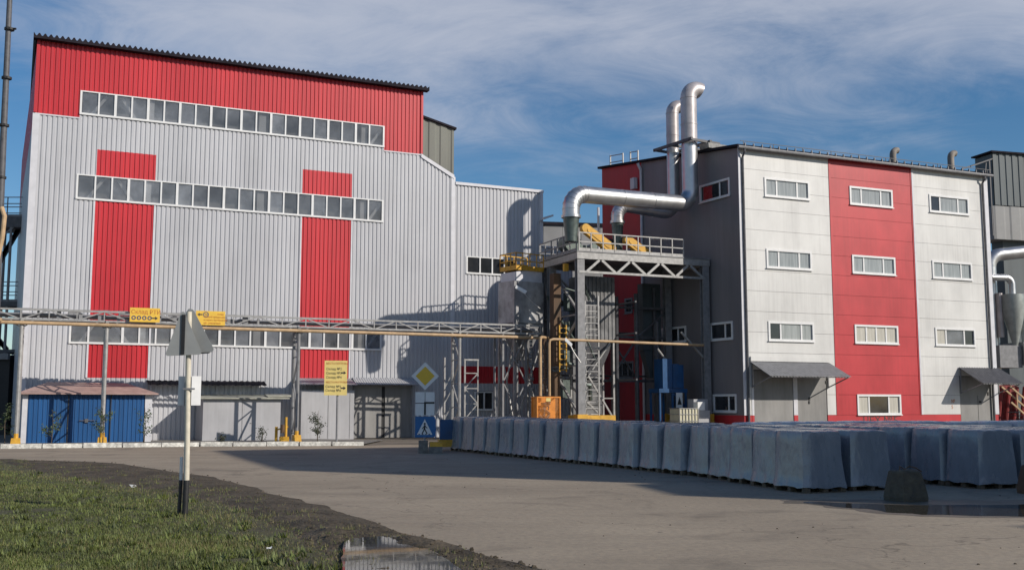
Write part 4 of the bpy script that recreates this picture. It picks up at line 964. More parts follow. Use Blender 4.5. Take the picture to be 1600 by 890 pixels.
# exhaust ducts (each duct is one thing)
def duct(label, W, Lf, zl, zr_, rad, ztop, zdrop, er, rt):
    o = thing('exhaust_duct', label, 'duct', (W[0], W[1], 0), 0, 'steel exhaust ducts')
    d = Vector((Lf[0] - W[0], Lf[1] - W[1], 0)); Ln = d.length; e = d / Ln
    up = Vector((0, 0, 1)); A = Vector((0, 0, 0)); P = []
    low = arc(e * er + up * (zr_ + er), -math.pi / 2, -math.pi, er, e, up, 8)[::-1]   # from vertical down into horizontal (toward e)
    # vertical lower part + elbow + horizontal + elbow + drop
    path = [up * (zk(15.75))] + [p for p in low] + [e * (Ln - er) + up * zl] + arc(e * (Ln - er) + up * (zl - er), math.pi / 2, 0, er, e, up, 8)[1:] + [e * Ln + up * zdrop]
    q = MB(); q.tube(path, rad, 24)
    for p, nx in ((path[-2], path[-1]),): pass
    b = q.build('lower_duct', M_duct, o, True)
    hs_ = arc(e * (Ln - er) + up * (zl - er), math.pi / 2, 0, er, e, up, 6)
    q = MB()
    for i, p in enumerate(hs_):
        a = math.pi / 2 * (1 - i / 6); tdir = e * math.sin(a) - up * math.cos(a); q.tube([p - tdir * .02, p + tdir * .02], rad + .018, 24)
    q.build('elbow_seams', M_duct, b, True)
    for f_ in (.30, .62):
        q = MB(); p = e * (er + (Ln - 2 * er) * f_) + up * (zr_ + (zl - zr_) * f_); q.tube([p - e * .03, p + e * .03], rad + .02, 24); q.build('seam_ring', M_duct, b, True)
    q = MB(); q.tube([e * Ln + up * (zdrop - .02), e * Ln + up * (zdrop + .12)], rad + .06, 24); q.build('flange', M_duct, b, True)
    q = MB(); q.tube([e * Ln + up * zdrop, e * Ln + up * (zdrop - .9), e * Ln + up * (DZ + .3)], [rad * .95, rad * .75, rad * .7], 16); q.build('inlet_cone', M_ductd, o, True)
    # stack with a bent top, opening to the right
    ex = Vector((0.919, 0.394, 0)); bt = arc(ex * rt + up * ztop, math.pi, math.pi * .36, rt, ex, up, 8)
    q = MB(); q.tube([up * zk(15.75)] + bt, rad * 1.02, 24, caps=False); q.f.append(tuple(range(24))[::-1])
    q.build('stack', M_ductw, o, True)
    q = MB(); q.tube([bt[-1], bt[-1] + (bt[-1] - bt[-2]).normalized() * .01], rad * .97, 24); q.build('mouth', M_black, o)
    q = MB()
    for z in (ztop - 0.05, (ztop + 16) / 2): q.tube([up * z, up * (z + .05)], rad * 1.06, 24)
    q.build('stack_rings', M_ductw, o, True)
    return o
dA = duct('larger silver exhaust duct nearest the camera, bent onto the platform and up past the roof', (10.03, 58.1), (3.07, 53.8), 12.80, 13.0, .45, 19.15, 11.5, .85, .55)
dB = duct('smaller darker exhaust duct behind the larger one, up past the roof', (9.36, 59.8), (6.0, 58.9), 13.10, 12.85, .36, 18.75, 12.1, .62, .45)
BR = thing('duct_bracket', 'dark steel bracket clamping both exhaust stacks at the roof edge', 'bracket', (9.7, 58.95, zk(15.70)), 23.2 + 8)
q = MB(); q.box(-.75, -.62, -1.75, 1.6, 0, .16); q.box(.62, .78, -1.75, 1.6, 0, .16); q.box(-.75, 1.5, -1.62, -1.5, .01, .15); q.box(-.75, 1.5, 1.45, 1.57, .01, .15); q.box(-.75, 1.5, .0, .12, .01, .15); q.build('frame', M_steeld, BR)
q = MB(); q.hexa([(.55, -1.75, -.28), (1.6, -1.75, -.28), (1.6, -1.0, -.28), (.55, -1.0, -.28)], [(.45, -1.8, -.01), (1.9, -1.8, -.01), (1.9, -1.0, -.01), (.45, -1.0, -.01)]); q.build('flange_plate', M_steell, BR)

# hopper silo between annex and platform
HP = thing('hopper_tank', 'big grey square hopper tank with yellow railed top standing between annex and platform', 'hopper', (0.85, 57.6, 0), 38); HP.scale = (.80, .80, 1)
q = MB(); q.box(-1.15, 0.0, -.0, 1.8, 6.3, 8.6); q.hexa([(-1.15, 0, 6.3), (1.45, 0, 6.3), (1.45, 1.8, 6.3), (-1.15, 1.8, 6.3)], [(-1.15, 0, 8.6), (1.45, 0, 8.6), (1.45, 1.8, 8.6), (-1.15, 1.8, 8.6)]) if False else q.box(0.0, 1.45, -.0, 1.8, 6.3, 8.6)
q.build('tank', M_tank, HP)
q = MB(); q.hexa([(-.2, .6, 4.3), (.4, .6, 4.3), (.4, 1.2, 4.3), (-.2, 1.2, 4.3)], [(-1.12, .03, 6.28), (1.42, .03, 6.28), (1.42, 1.77, 6.28), (-1.12, 1.77, 6.28)]); q.build('cone', M_steel, HP)
q = MB(); q.hexa([(-1.0, .1, 8.6), (1.4, .1, 8.6), (1.4, 1.7, 8.6), (-1.0, 1.7, 8.6)], [(-1.0, .1, 9.1), (1.4, .1, 9.4), (1.4, 1.7, 9.4), (-1.0, 1.7, 9.1)]); q.build('cover', M_trim, HP)
q = MB(); q.box(-1.0, 1.45, 0, 1.8, 9.22, 9.3); railing(q, (-1.0, 0, 9.3), (1.45, 0, 9.3), 4, .85); railing(q, (-1.0, 1.8, 9.3), (1.45, 1.8, 9.3), 4, .85); railing(q, (-1.0, 0, 9.3), (-1.0, 1.8, 9.3), 3, .85); q.build('yellow_railing', M_yel, HP)
q = MB()
for x in (-1.1, 1.4):
    for y in (.05, 1.75): q.bar((x, y, 0), (x, y, 6.3), .13)
for a, b in (((-1.1, .05), (1.4, .05)), ((-1.1, .05), (-1.1, 1.75))):
    q.bar((*a, .6), (*b, 5.6), .08); q.bar((*b, .6), (*a, 5.6), .08)
q.build('leg_frame', M_steell, HP)
def lamp(x, y, z, dx, lb):
    o = thing('yard_lamp', lb, 'lamp', (x, y, z), 0, 'white yard lamps')
    q = MB(); q.tube([(dx * .9, 0.0, -.9), (dx * .35, 0, -.4), (0, 0, 0)], .035, 6); q.build('arm', M_steell, o)
    q = MB(); q.hexa([(-.45 * dx - .0, -.12, .22), (.10 * dx, -.12, -.10), (.10 * dx, .12, -.10), (-.45 * dx, .12, .22)], [(-.40 * dx, -.08, .40), (.2 * dx, -.10, .06), (.2 * dx, .10, .06), (-.40 * dx, .08, .40)]); q.build('lamp_head', M_signw, o)
lamp(0.62, 56.6, 7.9, 1, 'white street-type lamp in front of the hopper tank')
lamp(3.0, 54.2, 4.9, .6, 'small white lamp low on the post beside the drop pipes')

# blue machine, cage tank, box under the platform
BM = thing('blue_machine', 'blue steel machine on a blue stand under the platform', 'machine', to_w(PO, 6.15, 1.2, 0), 23.2); BM.scale = (.80, .80, 1.09)
q = MB(); q.box(-.75, .45, -.6, .6, 2.55, 3.75); q.box(-.85, -.1, -.62, .5, 2.5, 4.0); q.box(-.05, .8, -.65, .5, 2.52, 3.7); q.build('housing', M_bluem, BM)
q = MB()
for x in (-1.1, -.1, .95):
    for y in (-.6, .6): q.bar((x, y, 0), (x, y, 2.3), .12)
q.box(-1.2, 1.05, -.7, .7, 2.3, 2.5); q.bar((-.1, -.6, 2.3), (.9, -.6, 1.6), .08); q.build('stand', M_bluem, BM)
q = MB(); q.box(.12, .62, -.74, -.71, 1.55, 2.3); n_ = q.build('notice', M_signw, BM)
q = MB(); q.plate([(.2, 1.7), (.54, 1.7), (.37, 2.1)], -.75, -.742); q.build('symbol', M_ink, n_)
q = MB(); q.tube([(-1.1, -.4, 4.5), (-.4, -.4, 3.9)], .06, 6); q.build('handle', M_steell, BM)
CT = thing('cage_tank', 'cream plastic liquid tank in a white wire cage behind the wrapped pallets', 'tank', to_w(PO, 5.75, -.9, 0), 23.2)
q = MB(); q.box(-.55, .55, -.5, .5, .15, 1.62); q.build('bottle', M_cage, CT)
q = MB()
for i in range(7):
    q.bar((-.58 + i * .193, -.53, .1), (-.58 + i * .193, -.53, 1.66), .03)
for z in (.2, .6, 1.0, 1.35, 1.66): q.bar((-.6, -.53, z), (.6, -.53, z), .03); q.bar((-.6, -.53, z), (-.6, .53, z), .03)
q.build('cage', M_steell, CT)
CB = thing('grey_cabinet', 'pale grey cabinet standing right of the cage tank', 'cabinet', to_w(PO, 6.95, -.75, 0), 23.2)
q = MB(); q.box(-.4, .35, -.3, .4, 0, 1.55); q.box(-.4, 0.5, .1, .7, 0, 2.15); q.build('body', M_lgrey, CB)
q = MB(); q.box(-.42, .02, -.32, .1, 1.56, 2.0); q.build('top_box', M_signw, CB)

# ================================================================ RIGHT EDGE plant
RB = thing('dark_tower_block', 'dark green-grey sheet tower with lighter lower band at the right edge', 'factory block', (33.9, 72.6, -.18), 16); RB.scale = (1.1,) * 3
q = MB(); rib_sheet(q, 0, 12, 14.5, 17.9, pitch=.5, depth=.05); q.box(0.02, 12, .06, 1.6, 14.5, 17.85); q.build('upper_wall', M_far2, RB)
q = MB(); rib_sheet(q, -.15, 12, 12.3, 14.45, pitch=1.2, depth=.04); q.box(-.15, 12, .06, 1.6, 12.3, 14.45); q.build('lower_wall', M_fgrey, RB)
q = MB(); q.hexa([(-.2, -.2, 17.9), (12, -.2, 17.9), (12, 1.7, 17.9), (-.2, 1.7, 17.9)], [(-.2, -.2, 18.0), (12, -.2, 18.05), (12, 1.7, 18.05), (-.2, 1.7, 18.0)]); q.build('roof', M_rooft, RB)
q = MB(); q.bar((-1.7, 0, 16.9), (0, 0, 17.5), .08); q.bar((-1.7, .8, 16.9), (0, .8, 17.5), .08); q.bar((-1.2, 0, 12.5), (-.5, 0, 17.2), .06); q.bar((-.25, 0, 12.5), (-.25, 0, 17.4), .08); q.build('bracket', M_steeld, RB)
q = MB(); q.box(0.9, 12, .5, 1.5, 0, 12.3); q.build('base_wall', M_far2, RB)
CY = thing('dust_cyclone', 'silver ducts and green-grey dust cyclone beside the office right end', 'cyclone', (30.95, 66.1, -.14), 10); CY.scale = (1.075,) * 3
q = MB(); q.tube([(-.1, .8, 3), (-.1, .8, 10.0)] + arc((.7, .8, 10.0), math.pi, math.pi / 2, .8, (1, 0, 0), (0, 0, 1), 6) + [(4, .8, 11.2)], .38, 16); q.build('bent_duct', M_duct, CY, True)
q = MB(); q.tube([(-.6, 0, 9.3), (.35, 0, 9.3)] + arc((.35, 0, 8.9), math.pi / 2, 0, .4, (1, 0, 0), (0, 0, 1), 6) + [(.75, 0, 7.9)], .2, 12); q.tube([(-.3, 1.6, 3), (-.3, 1.6, 11)], .3, 12); q.build('small_duct', M_duct, CY, True)
q = MB(); q.tube([(.75, 0, 8.3), (.75, 0, 7.2), (.78, 0, 5.3)], [.62, .62, .14], 18); q.tube([(1.55, .2, 8.4), (1.55, .2, 7.6), (1.5, .2, 5.3)], [.35, .35, .10], 16); q.build('cone', M_cycl, CY, True)
q = MB(); q.tube([(1.55, .2, 7.4), (1.55, .2, 8.4)], .38, 16); q.tube([(.1, .3, 5.8), (.1, .3, 8.4)], .18, 10); q.build('shell', M_ductw, CY, True)
WP = thing('grey_tank_platform', 'grey steel tank and frame with red pipework below the cyclone at the right edge', 'tank', (30.85, 66.1, -.14), 10); WP.scale = (1.075,) * 3
q = MB(); q.box(-.3, 1.15, -.2, 1.6, 4.0, 5.3); q.box(1.2, 4, -.3, 1.6, 4.2, 5.5); q.build('tank', M_steel, WP)
q = MB(); q.bar((1.2, -.35, 0), (1.2, -.35, 5.4), .12); q.bar((1.2, -.35, 3.5), (4, -.35, 3.5), .06); q.bar((0, .6, 0), (0, .6, 4), .12); q.build('frame', M_steell, WP)
q = MB(); q.box(-.3, 1.5, .9, 1.2, .6, 3.0)
for i in range(6): q.tube([(-.2 + i * .5, .5, .5), (0.2 + i * .5, .5, 2.9)], .11, 8)
q.build('red_pipework', M_redd, WP)
q = MB(); q.bar((-.1, -.7, 2.9), (3.6, -.7, -.1), .09); q.bar((-.1, -.7, 2.0), (3.0, -.7, -.6), .09); q.bar((-.1, .1, 2.9), (3.6, .1, -.1), .09)
for i in range(5): q.bar((.3 + i * .6, -.7, 2.55 - i * .49), (.3 + i * .6, -.7, 1.6 - i * .49), .05)
q.build('stair_rails', M_pipe, WP)
q = MB()
for i in range(12): q.hexa([(.2 + i * .25, -.6, 1.4 - i * .2), (.5 + i * .25, -.6, 1.4 - i * .2), (.5 + i * .25, .1, 1.4 - i * .2), (.2 + i * .25, .1, 1.4 - i * .2)], [(.2 + i * .25, -.6, 1.45 - i * .2), (.5 + i * .25, -.6, 1.45 - i * .2), (.5 + i * .25, .1, 1.45 - i * .2), (.2 + i * .25, .1, 1.45 - i * .2)])
q.build('stair_treads', M_steeld, WP)

# ================================================================ LEFT EDGE
MA = thing('pipe_mast', 'tall dark mast with clamps and a beige pipe at the left edge', 'mast', (-22.9, 46.4, 0), 0)
q = MB(); q.tube([(.05, 0, 0), (.0, 0, 6), (-.1, 0, 14), (-.2, 0, 24)], [.19, .17, .14, .10], 12); q.build('pole', M_steeld, MA, True)
for z, l in ((18.9, .33), (14.4, .2), (12.0, .2), (9.6, .2), (16.6, .2)): q = MB(); q.tube([(-.1 - .1, -.05, z), (-.1 + l, -.05, z)], .05, 6); q.tube([(-.1, 0, z - .05), (-.1, 0, z + .05)], .22, 10); q.build('clamp', M_black, MA)
q = MB(); q.tube([(.35, -.15, 5.55), (.0, -.25, 5.62), (-.18, -.28, 6.0), (-.05, -.26, 7.6), (.22, -.24, 9.2), (.26, -.22, 10.2), (.1, -.2, 10.6)], .10, 10); q.build('bent_pipe', M_pipe, MA, True)
ST_ = thing('stair_tower', 'blue-grey steel stair tower with railed landings behind the left edge of the hall', 'stair tower', (-33.6, 68, 0), 0)
q = MB()
for x in (-2.5, -.7, .75):
    for y in (0, 2.2): q.bar((x, y, 0), (x, y, 13.6), .13)
q.build('columns', M_steel, ST_)
for a, b in ((13.4, 14.1), (8.2, 8.5), (5.2, 5.4)): q = MB(); q.box(-3, 1.6, -.1, 2.4, a, b); q.build('landing', M_steeld, ST_)
for nm, z in (('railing', 14.1), ('railing', 8.5)):
    q = MB(); railing(q, (-2.8, 0, z), (1.5, 0, z), 4, 1.3); railing(q, (-2.8, 2.2, z), (1.5, 2.2, z), 4, 1.3); q.build(nm, M_steel, ST_)
q = MB()
for k in range(2): q.bar((-1.9, 1.1, 8.5 + 0), (.7, 1.1, 13.4), .25); q.bar((.7, .4, 5.4), (-1.9, .4, 8.4), .25)
for i in range(10): q.bar((-2.4, 0, 9 + i * .45), (-.8, 0, 9 + i * .45), .05)
q.bar((-.6, 0, 12.2), (.9, 0, 13.4), .1); q.build('stairs', M_steel, ST_)
LB = thing('dark_lean_to', 'dark open lean-to with steel roof beam behind the left post', 'lean-to', (-33.9, 66.5, 0), 0)
q = MB(); q.box(-6, 1.9, .5, 8, 0, 5.0); q.build('body', M_black, LB)
q = MB(); q.box(-6, 1.9, .2, .5, 4.7, 5.1); q.bar((-5, .3, 2.0), (1.0, .3, 3.6), .12); q.build('beam', M_steel, LB)
LW = thing('side_lift_shaft', 'grey narrow shaft against the left side wall of the hall', 'shaft', (-32.35, 70, 0), 0)
q = MB(); q.box(-.5, 1.3, 0, 3, 0, 15.7); q.build('wall', M_grey, LW)
q = MB(); q.box(.05, 1.5, .2, 3, 15.7, 18.9); q.build('upper_wall', M_far2, LW)

# ================================================================ SIGNS in the foreground
FS = thing('road_sign', 'back of a grey triangular road sign on a black and white post in the grass', 'road sign', (-5.44, 17.8, 0), 0)
lean = .012
q = MB(); q.tube([(-.0, 0, .60), (-.055, 0, 3.42)], .047, 12); po = q.build('post', M_postw, FS, True)
q = MB(); q.tube([(-.01, 0, -.1), (-.0, 0, .60)], .049, 12); q.build('post_foot', M_black, FS, True)
q = MB(); q.tube([(-.105, .03, .60), (-.105, .03, .98)], .026, 10); st_ = q.build('stake', M_signw, FS, True)
q = MB(); q.tube([(-.12, .03, -.1), (-.105, .03, .60)], .030, 10); q.build('stake_foot', M_black, FS, True)
def tri(cx, cz, w, h, y0, y1, r=.05):
    P = []
    for (x, z), (a0, a1) in zip(((cx - w / 2 + r, cz + r), (cx + w / 2 - r, cz + r), (cx, cz + h - r * 1.6)), ((150, 270), (-90, 30), (30, 150))):
        for i in range(6): a = R_(a0 + (a1 - a0) * i / 5); P.append((x + r * math.cos(a), z + r * math.sin(a)))
    return P
yw = R_(-9)
q = MB(); q.plate(tri(.03, 2.72, .74, .78, 0, 0), .055, .062); q.plate([(x * .9 + .0, z) for x, z in tri(.02, 2.735, .70, .74, 0, 0)], .062, .066) if False else None
q.plate(tri(-.005, 2.70, .68, .80, 0, 0, .035), .075, .083); q.xf(Matrix.Translation((-.03, 0, 2.7)) @ Matrix.Rotation(R_(-3), 4, 'Y') @ Matrix.Translation((0, 0, -2.7))); a_ = q.build('triangle_plate', M_signb, FS)
q = MB(); q.plate(tri(-.085, 2.68, .58, .76, 0, 0, .04), -.10, -.093); 
q.xf(Matrix.Translation((-.02, 0, 2.7)) @ Matrix.Rotation(R_(-3), 4, 'Y') @ Matrix.Rotation(R_(8), 4, 'Z') @ Matrix.Translation((0, 0, -2.7))); b_ = q.build('triangle_plate', M_signb, FS)
q = MB(); q.box(-.135, -.075, -.135, -.115, 2.69, 3.36); q.build('dark_gap_strip', M_black, FS)  # black strip in place of the dark gap between the triangular plates
for a, b, y in ((.035, .175, .02), (-.205, -.115, .07)):
    q = MB(); q.box(-(b - a) / 2 * 1.12, (b - a) / 2 * 1.12, 0, .012, 1.84, 2.33); q.xf(Matrix.Translation(((a + b) / 2, y, 0)) @ Matrix.Rotation(R_(28), 4, 'Z')); q.build('lower_plate', M_signw, FS)
q = MB(); q.box(-.12, .0, .10, .106, 1.83, 2.32); q.build('shade_tone_plate', M_signb, FS)  # grey plate colour stands in for the shade between the white plates
q = MB(); q.box(-.10, .10, -.055, -.045, 2.10, 2.13); q.build('clamp', M_steel, FS)

PS = thing('priority_sign_post', 'post with yellow priority diamond, turn plate and blue pedestrian crossing sign by the pallets', 'road sign', (-3.38, 41.0, 0), 5)
q = MB(); q.tube([(0, .05, 0), (0, .05, 3.5)], .04, 10); q.build('post', M_steell, PS, True)
q = MB(); q.plate([(0, 2.42), (.54, 2.96), (0, 3.50), (-.54, 2.96)], -.0, .012); dm = q.build('diamond_plate', M_signw, PS)
q = MB(); q.plate([(0, 2.59), (.37, 2.96), (0, 3.33), (-.37, 2.96)], -.008, -.002); q.build('yellow_diamond', M_signy, dm)
q = MB(); q.box(-.37, .37, -.002, .01, 1.44, 2.34); tp = q.build('turn_plate', M_signw, PS)
q = MB(); q.box(-.03, .04, -.012, -.004, 1.46, 1.95); q.box(-.03, .37, -.012, -.004, 1.89, 1.96); q.box(-.005, .012, -.011, -.004, 1.96, 2.33); q.box(-.37, -.03, -.011, -.004, 1.90, 1.925); q.build('turn_line', M_ink, tp)
q = MB(); q.box(-.37, .37, -.03, -.015, .60, 1.40); cp = q.build('crossing_plate', M_bluesgn, PS)
q = MB(); q.plate([(-.30, .70), (.30, .70), (.0, 1.30)], -.038, -.032); wt = q.build('white_triangle', M_signw, cp)
q = MB()
q.plate([(.0 + .04 * math.cos(2 * math.pi * i / 10), 1.12 + .04 * math.sin(2 * math.pi * i / 10)) for i in range(10)], -.046, -.040)
q.bar((0, -.043, 1.07), (-.01, -.043, .90), .06, .006, (0, 1, 0)); q.bar((-.01, -.043, .92), (-.10, -.043, .74), .04, .006, (0, 1, 0)); q.bar((0, -.043, .92), (.09, -.043, .74), .04, .006, (0, 1, 0)); q.bar((0, -.043, 1.05), (.10, -.043, .95), .03, .006, (0, 1, 0)); q.bar((0, -.043, 1.05), (-.10, -.043, .93), .03, .006, (0, 1, 0))
for k in range(4): q.box(-.24 + k * .13, -.18 + k * .13, -.046, -.040, .71, .735)
q.build('walking_figure', M_ink, wt)
q = MB(); q.box(.33, .40, -.04, .3, .62, 1.38); q.box(.40, .44, .0, .5, .55, 1.30); q.build('side_panel', M_bluesgn, PS)
q = MB(); q.box(-.32, -.24, -.04, .02, 1.40, 1.46); q.box(-.14, -.06, -.04, .02, 1.40, 1.46); q.box(.14, .22, -.04, .02, 1.40, 1.46); q.build('clamps', M_signw, PS)
CBk = thing('sign_base_block', 'low concrete block with faded yellow stripe at the foot of the priority sign', 'concrete block', (-3.0, 40.9, 0), 5)
q = MB(); q.hexa([(-.22, -.4, 0), (.32, -.4, 0), (.32, .5, 0), (-.22, .5, 0)], [(-.18, -.35, .42), (.29, -.35, .42), (.29, .45, .42), (-.18, .45, .42)]); q.box(-.60, -.24, -.25, .25, 0, .48); q.build('block', M_conc, CBk)
q = MB(); q.box(-.17, .31, -.385, -.36, .26, .44); q.build('yellow_stripe', M_yel, CBk)
DR = thing('blue_barrier', 'blue plastic barrier panel between the priority sign and the first wrapped pallet', 'barrier', (-2.55, 43.2, 0), 10)
q = MB(); q.box(-.4, .6, -.1, .2, .45, 1.25); q.build('panel', M_bluem, DR)
q = MB(); q.box(-.45, .65, -.15, .25, .15, .44); q.build('yellow_base', M_yel, DR)

# concrete bollard blocks by the puddle
for (x, y, rz, lb) in ((7.66, 20.75, 20, 'stained tapering concrete block with a wire loop at the puddle edge'), (11.0, 22.3, 5, 'rusty brown concrete block cut off by the right edge of the picture')):
    o = thing('concrete_block', lb, 'concrete block', (x, y, 0), rz, 'concrete blocks by the pallets')
    q = MB(); nb = 12
    for k, (z, r) in enumerate(((0, .34), (.08, .345), (.35, .30), (.55, .255), (.58, .23))):
        for i in range(nb):
            a = 2 * math.pi * i / nb + .26; s = 1 / max(abs(math.cos(a)), abs(math.sin(a))) ** .75
            p = Vector((math.cos(a) * r * s * .92, math.sin(a) * r * s * .92, z)); jn = noise.noise(p * 4 + Vector((x, 0, 0))) * .03
            q.v.append((p.x + jn, p.y + jn, z + (jn if k > 2 else 0)))
    for k in range(4):
        for i in range(nb): a = k * nb + i; b = k * nb + (i + 1) % nb; q.f.append((a, b, b + nb, a + nb))
    q.f.append(tuple(4 * nb + i for i in range(nb))); q.build('block', M_concd if x < 9 else M_rust, o)
    q = MB(); q.tube([(-.12, 0, .56), (-.1, .02, .66), (.0, 0, .60), (.12, 0, .66), (.25, -.03, .62), (.38, -.03, .55)], .012, 6); q.build('wire_loop', M_rust, o)

# ================================================================ WRAPPED PALLETS
def wrap_mesh(seed):
    r = random.Random(seed); q = MB(); n = 40; zs_ = [(.12, 1.10), (.18, 1.085), (.26, 1.05), (.40, 1.03), (.60, 1.01), (.80, .99), (1.0, .975), (1.16, .965), (1.28, .95), (1.335, .915), (1.355, .83)]
    off = Vector((seed * 3.7, seed * 1.3, 0))
    for k, (z, w_) in enumerate(zs_):
        for i in range(n):
            t = i / n * 4; sd_ = int(t); f = t - sd_; cth = (f - .5) * 2
            # rounded square: corners softened
            a = .5 - .045 * abs(cth) ** 8
            x, y = [(cth * .5, -a), (a, cth * .5), (-cth * .5, a), (-a, -cth * .5)][sd_]
            if abs(cth) > .9: x *= .985; y *= .985
            p = Vector((x * 1.06 * w_, y * 1.06 * w_, z))
            nz_ = noise.noise(Vector((p.x * 3, p.y * 3, z * 1.2)) + off) * .020 + noise.noise(Vector((p.x * 9, p.y * 9, z * 1.2)) + off) * .012 + abs(noise.noise(Vector((p.x * 5, p.y * 5, z * 3)) + off)) * .014
            d = Vector((x, y, 0)).normalized()
            p += d * nz_
            if k == 0: p.z += noise.noise(Vector((x * 5, y * 5, 0)) + off) * .05
            if k >= 9: p.z += noise.noise(Vector((x * 4, y * 4, 2)) + off) * .02
            q.v.append(tuple(p))
    m = len(zs_)
    for k in range(m - 1):
        for i in range(n): a = k * n + i; b = k * n + (i + 1) % n; q.f.append((a, b, b + n, a + n))
    # top: grid-less fan with a slightly raised centre ring
    c = len(q.v)
    for i in range(n):
        x, y, z = q.v[(m - 1) * n + i]; q.v.append((x * .5, y * .5, 1.372 + noise.noise(Vector((x * 3, y * 3, 5)) + off) * .02))
    for i in range(n): a = (m - 1) * n + i; b = (m - 1) * n + (i + 1) % n; q.f.append((a, b, c + (i + 1) % n, c + i))
    q.f.append(tuple(c + i for i in range(n)))
    return q
def make_pallet(seed, film=None):
    o = thing('wrapped_pallet', 'x', 'wrapped pallet', (0, 0, 0), 0, 'pallet loads wrapped in blue-grey film')
    wrap_mesh(seed).build('film_wrap', film or M_film, o, True)
    q = MB()
    for y in (-.49, 0, .49):
        for x in (-.47, 0, .47): q.box(x - .07, x + .07, y - .05, y + .05, 0.022, .10)
        q.box(-.54, .54, y - .05, y + .05, 0, .021)
    for i in range(5): q.box(-.54 + i * .245, -.44 + i * .245, -.54, .54, .101, .122)
    q.build('wooden_pallet', M_wood, o)
    return o
protos = [make_pallet(s) for s in (1, 2, 3, 4, 5)] + [make_pallet(6, M_film_sun), make_pallet(7, M_film_sun)]; used = [False] * 7
ordn = ['nearest', 'second', 'third', 'fourth', 'fifth', 'sixth', 'seventh', 'eighth', 'ninth', 'tenth', 'eleventh', 'twelfth', 'thirteenth', 'fourteenth', 'fifteenth', 'sixteenth', 'seventeenth', 'eighteenth', 'farthest']
pc = [0]
def put(x, y, rz, label, pale=False):
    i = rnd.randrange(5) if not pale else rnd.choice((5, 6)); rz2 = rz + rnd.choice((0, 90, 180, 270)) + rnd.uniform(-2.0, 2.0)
    if not used[i]: used[i] = True; o = protos[i]; o.location = (x, y, 0); o.rotation_euler = (0, 0, R_(rz2)); o['label'] = label
    else: o = copy_tree(protos[i], (x, y, 0), rz2, label)
    sz = (.985 if pale else .945 + .055 * max(0, min(1, (y - 22) / 20))) + rnd.uniform(-.012, .012); o.scale = (1, 1, sz); pc[0] += 1
    return o
FRONT = [(6.06, 22.3), (4.98, 27.1), (3.41, 30.6), (1.25, 35.1), (-1.96, 42.0), (-2.6, 43.3)]
def path_pt(d):
    for (x0, y0), (x1, y1) in zip(FRONT, FRONT[1:]):
        l = math.hypot(x1 - x0, y1 - y0)
        if d <= l: return x0 + (x1 - x0) * d / l, y0 + (y1 - y0) * d / l
        d -= l
    return FRONT[-1]
rowlen = sum(math.hypot(b[0] - a[0], b[1] - a[1]) for a, b in zip(FRONT, FRONT[1:]))
for i in range(19):
    x, y = path_pt((i + .5) * rowlen / 19.0); yaw = 21.5 + 3 * (i / 19)
    c, s = math.cos(R_(yaw)), math.sin(R_(yaw)); j = rnd.uniform(-.03, .03)
    put(x + (.56 + j) * c, y + (.56 + j) * s, yaw, f'{ordn[i]} wrapped pallet load of the long front row, counted from its near end')
    put(x + (1.86 + j) * c, y + (1.86 + j) * s + .1, yaw, f'{ordn[i]} wrapped pallet load of the second row, right behind the long front row')
cc, ss = math.cos(R_(22)), math.sin(R_(22))
for r_ in range(3):
    for i in range(6):
        x = 10.36 + r_ * 1.27 * cc - i * 1.14 * ss; y = 23.47 + r_ * 1.27 * ss + i * 1.14 * cc
        put(x + .55 * cc - .55 * ss, y + .55 * ss + .55 * cc, 22, f'{ordn[i]} wrapped pallet load in the {["left", "middle", "right"][r_]} file of the short block at the right edge')
for i in range(9):      # loads at the back, only tops show; pale film paints sunlight on them
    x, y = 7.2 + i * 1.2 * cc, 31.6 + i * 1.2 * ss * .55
    put(x, y, 18, f'{["leftmost", "second", "third", "fourth", "fifth", "sixth", "seventh", "eighth", "rightmost"][i]} wrapped pallet load of the rear row before the red plinth, film paled like sunlight', True)
# ================================================================ SAPLINGS along the kerb
def sapling(x, y, h, w_, n, m, label, z=.06, dens=1.0):
    o = thing('sapling', label, 'sapling', (x, y, z), 0, 'young saplings along the kerb'); r = random.Random(int(x * 100 + 9999))
    st = MB(); lf = MB()
    st.tube([(0, 0, 0), (r.uniform(-.05, .05), 0, h * .5), (r.uniform(-.1, .1), 0, h * .97)], [.025, .018, .006], 6)
    for k in range(10):
        a = r.uniform(0, 6.28); z0 = h * r.uniform(.2, .85); e = Vector((math.cos(a) * w_ * r.uniform(.4, 1), math.sin(a) * w_ * .8, z0 + r.uniform(.1, .4) * h * .6))
        st.tube([(0, 0, z0), e * .6 + Vector((0, 0, z0 * .35)), e], [.010, .007, .003], 5)
        for j in range(n):
            p = Vector((0, 0, z0)).lerp(e, r.uniform(.25, 1.1)) + Vector([r.gauss(0, .07) for _ in range(3)])
            s = r.uniform(.03, .06); ax = Vector((r.gauss(0, 1), r.gauss(0, 1), r.gauss(0, 1))).normalized(); bx = ax.orthogonal().normalized()
            lf.quad(p - ax * s, p + bx * s * .5, p + ax * s, p - bx * s * .5)
    st.build('stem', M_bark, o); lf.build('foliage', m, o)
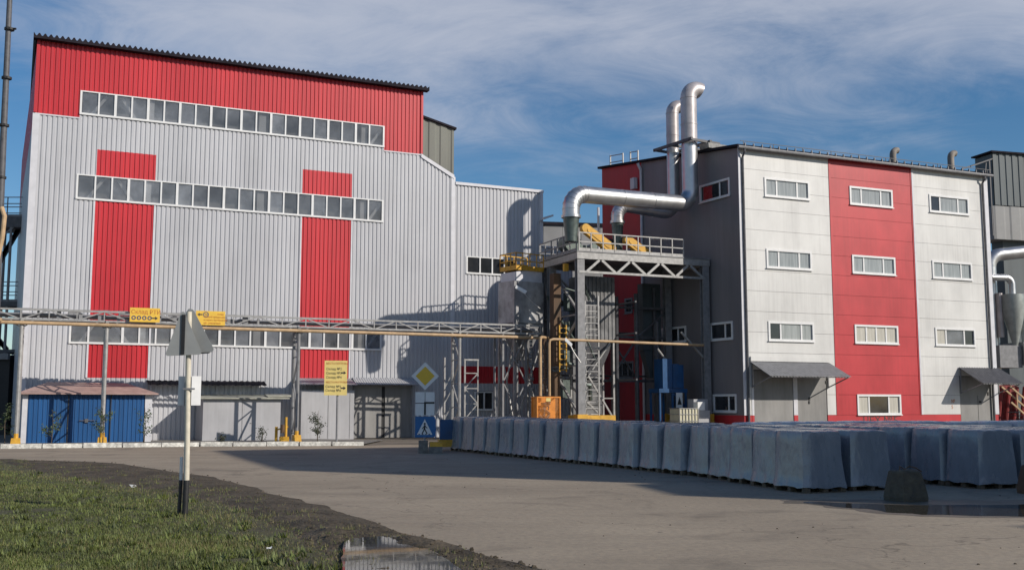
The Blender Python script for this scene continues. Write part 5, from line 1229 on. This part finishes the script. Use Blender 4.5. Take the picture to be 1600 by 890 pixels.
for x, y, h, w_, n, m, lb in ((-23.1, 48.3, 1.7, .55, 26, M_leaf, 'thin sapling at the left post by the blue shed corner'),
                             (-20.85, 48.0, 1.6, .55, 24, M_leaf, 'thin bushy sapling in front of the middle of the blue shed'),
                             (-18.6, 48.2, 1.7, .50, 30, M_leaf, 'sapling beside the yellow foot of the rack post in front of the blue shed'),
                             (-17.0, 49.0, 1.7, .45, 22, M_leaf, 'slim sapling at the right corner of the blue shed'),
                             (-9.05, 49.3, 1.55, .42, 42, M_leafd, 'dark dense sapling in front of the white garage'),
                             (-11.4, 48.3, .75, .18, 14, M_leafd, 'small weedy shoot by the kerb before the grey garage right side'),
                             (-13.1, 47.7, .45, .2, 14, M_leafd, 'low weed at the kerb before the grey garage')):
    sapling(x, y, h, w_, n, m, lb)
# yellow hydrant frame at the dark post
YH = thing('hydrant', 'yellow standpipe and bucket at the foot of the dark rack post', 'standpipe', (-10.9, 50.6, 0.06), 10)
q = MB(); q.tube([(-.35, 0, 0), (-.35, 0, .75)], .07, 8); q.box(-.2, .25, -.15, .15, 0, .28); q.bar((-.35, 0, .6), (.2, 0, .75), .07); q.tube([(.1, 0, .28), (.1, 0, 1.2)], .06, 8); q.build('standpipe', M_yel, YH)
q = MB(); q.tube([(-.05, -.2, .45), (-.05, -.2, .85)], .10, 8); q.build('bucket', M_rust, YH)

# ================================================================ buildings outside the frame on the right (they cast the long shadows)
def offblock(name, poly, h, label):
    o = thing(name, label, 'factory block'); q = MB(); q.slab(poly, 0, h); q.build('walls', M_fgrey, o)
    cx_ = sum(p[0] for p in poly) / len(poly); cy_ = sum(p[1] for p in poly) / len(poly)
    q = MB(); q.slab([(cx_ + (x - cx_) * 1.005, cy_ + (y - cy_) * 1.005) for x, y in poly], h, h + .15); q.build('roof', M_rooft, o); return o
offblock('neighbour_block', [(30, 11.6), (48.4, 19.5), (42.9, 32.4), (24.5, 24.5)], 21.5, 'tall grey works block right of the picture whose shade covers the pallets')
offblock('neighbour_annex', [(30.0, 8.35), (48, 16.0), (47.2, 18.9), (29.4, 11.4)], 15.6, 'lower grey annex in front of the tall works block right of the picture')
offblock('chimney_block', [(34, 3.0), (36.5, 4.0), (37.8, 1.1), (35.2, 0.0)], 15.4, 'narrow grey shaft right of the picture whose shadow crosses the road')
offblock('gate_building', [(34, -2.2), (52, 4), (58, -14), (40, -20)], 15.2, 'grey gate building right of the picture behind the viewer')
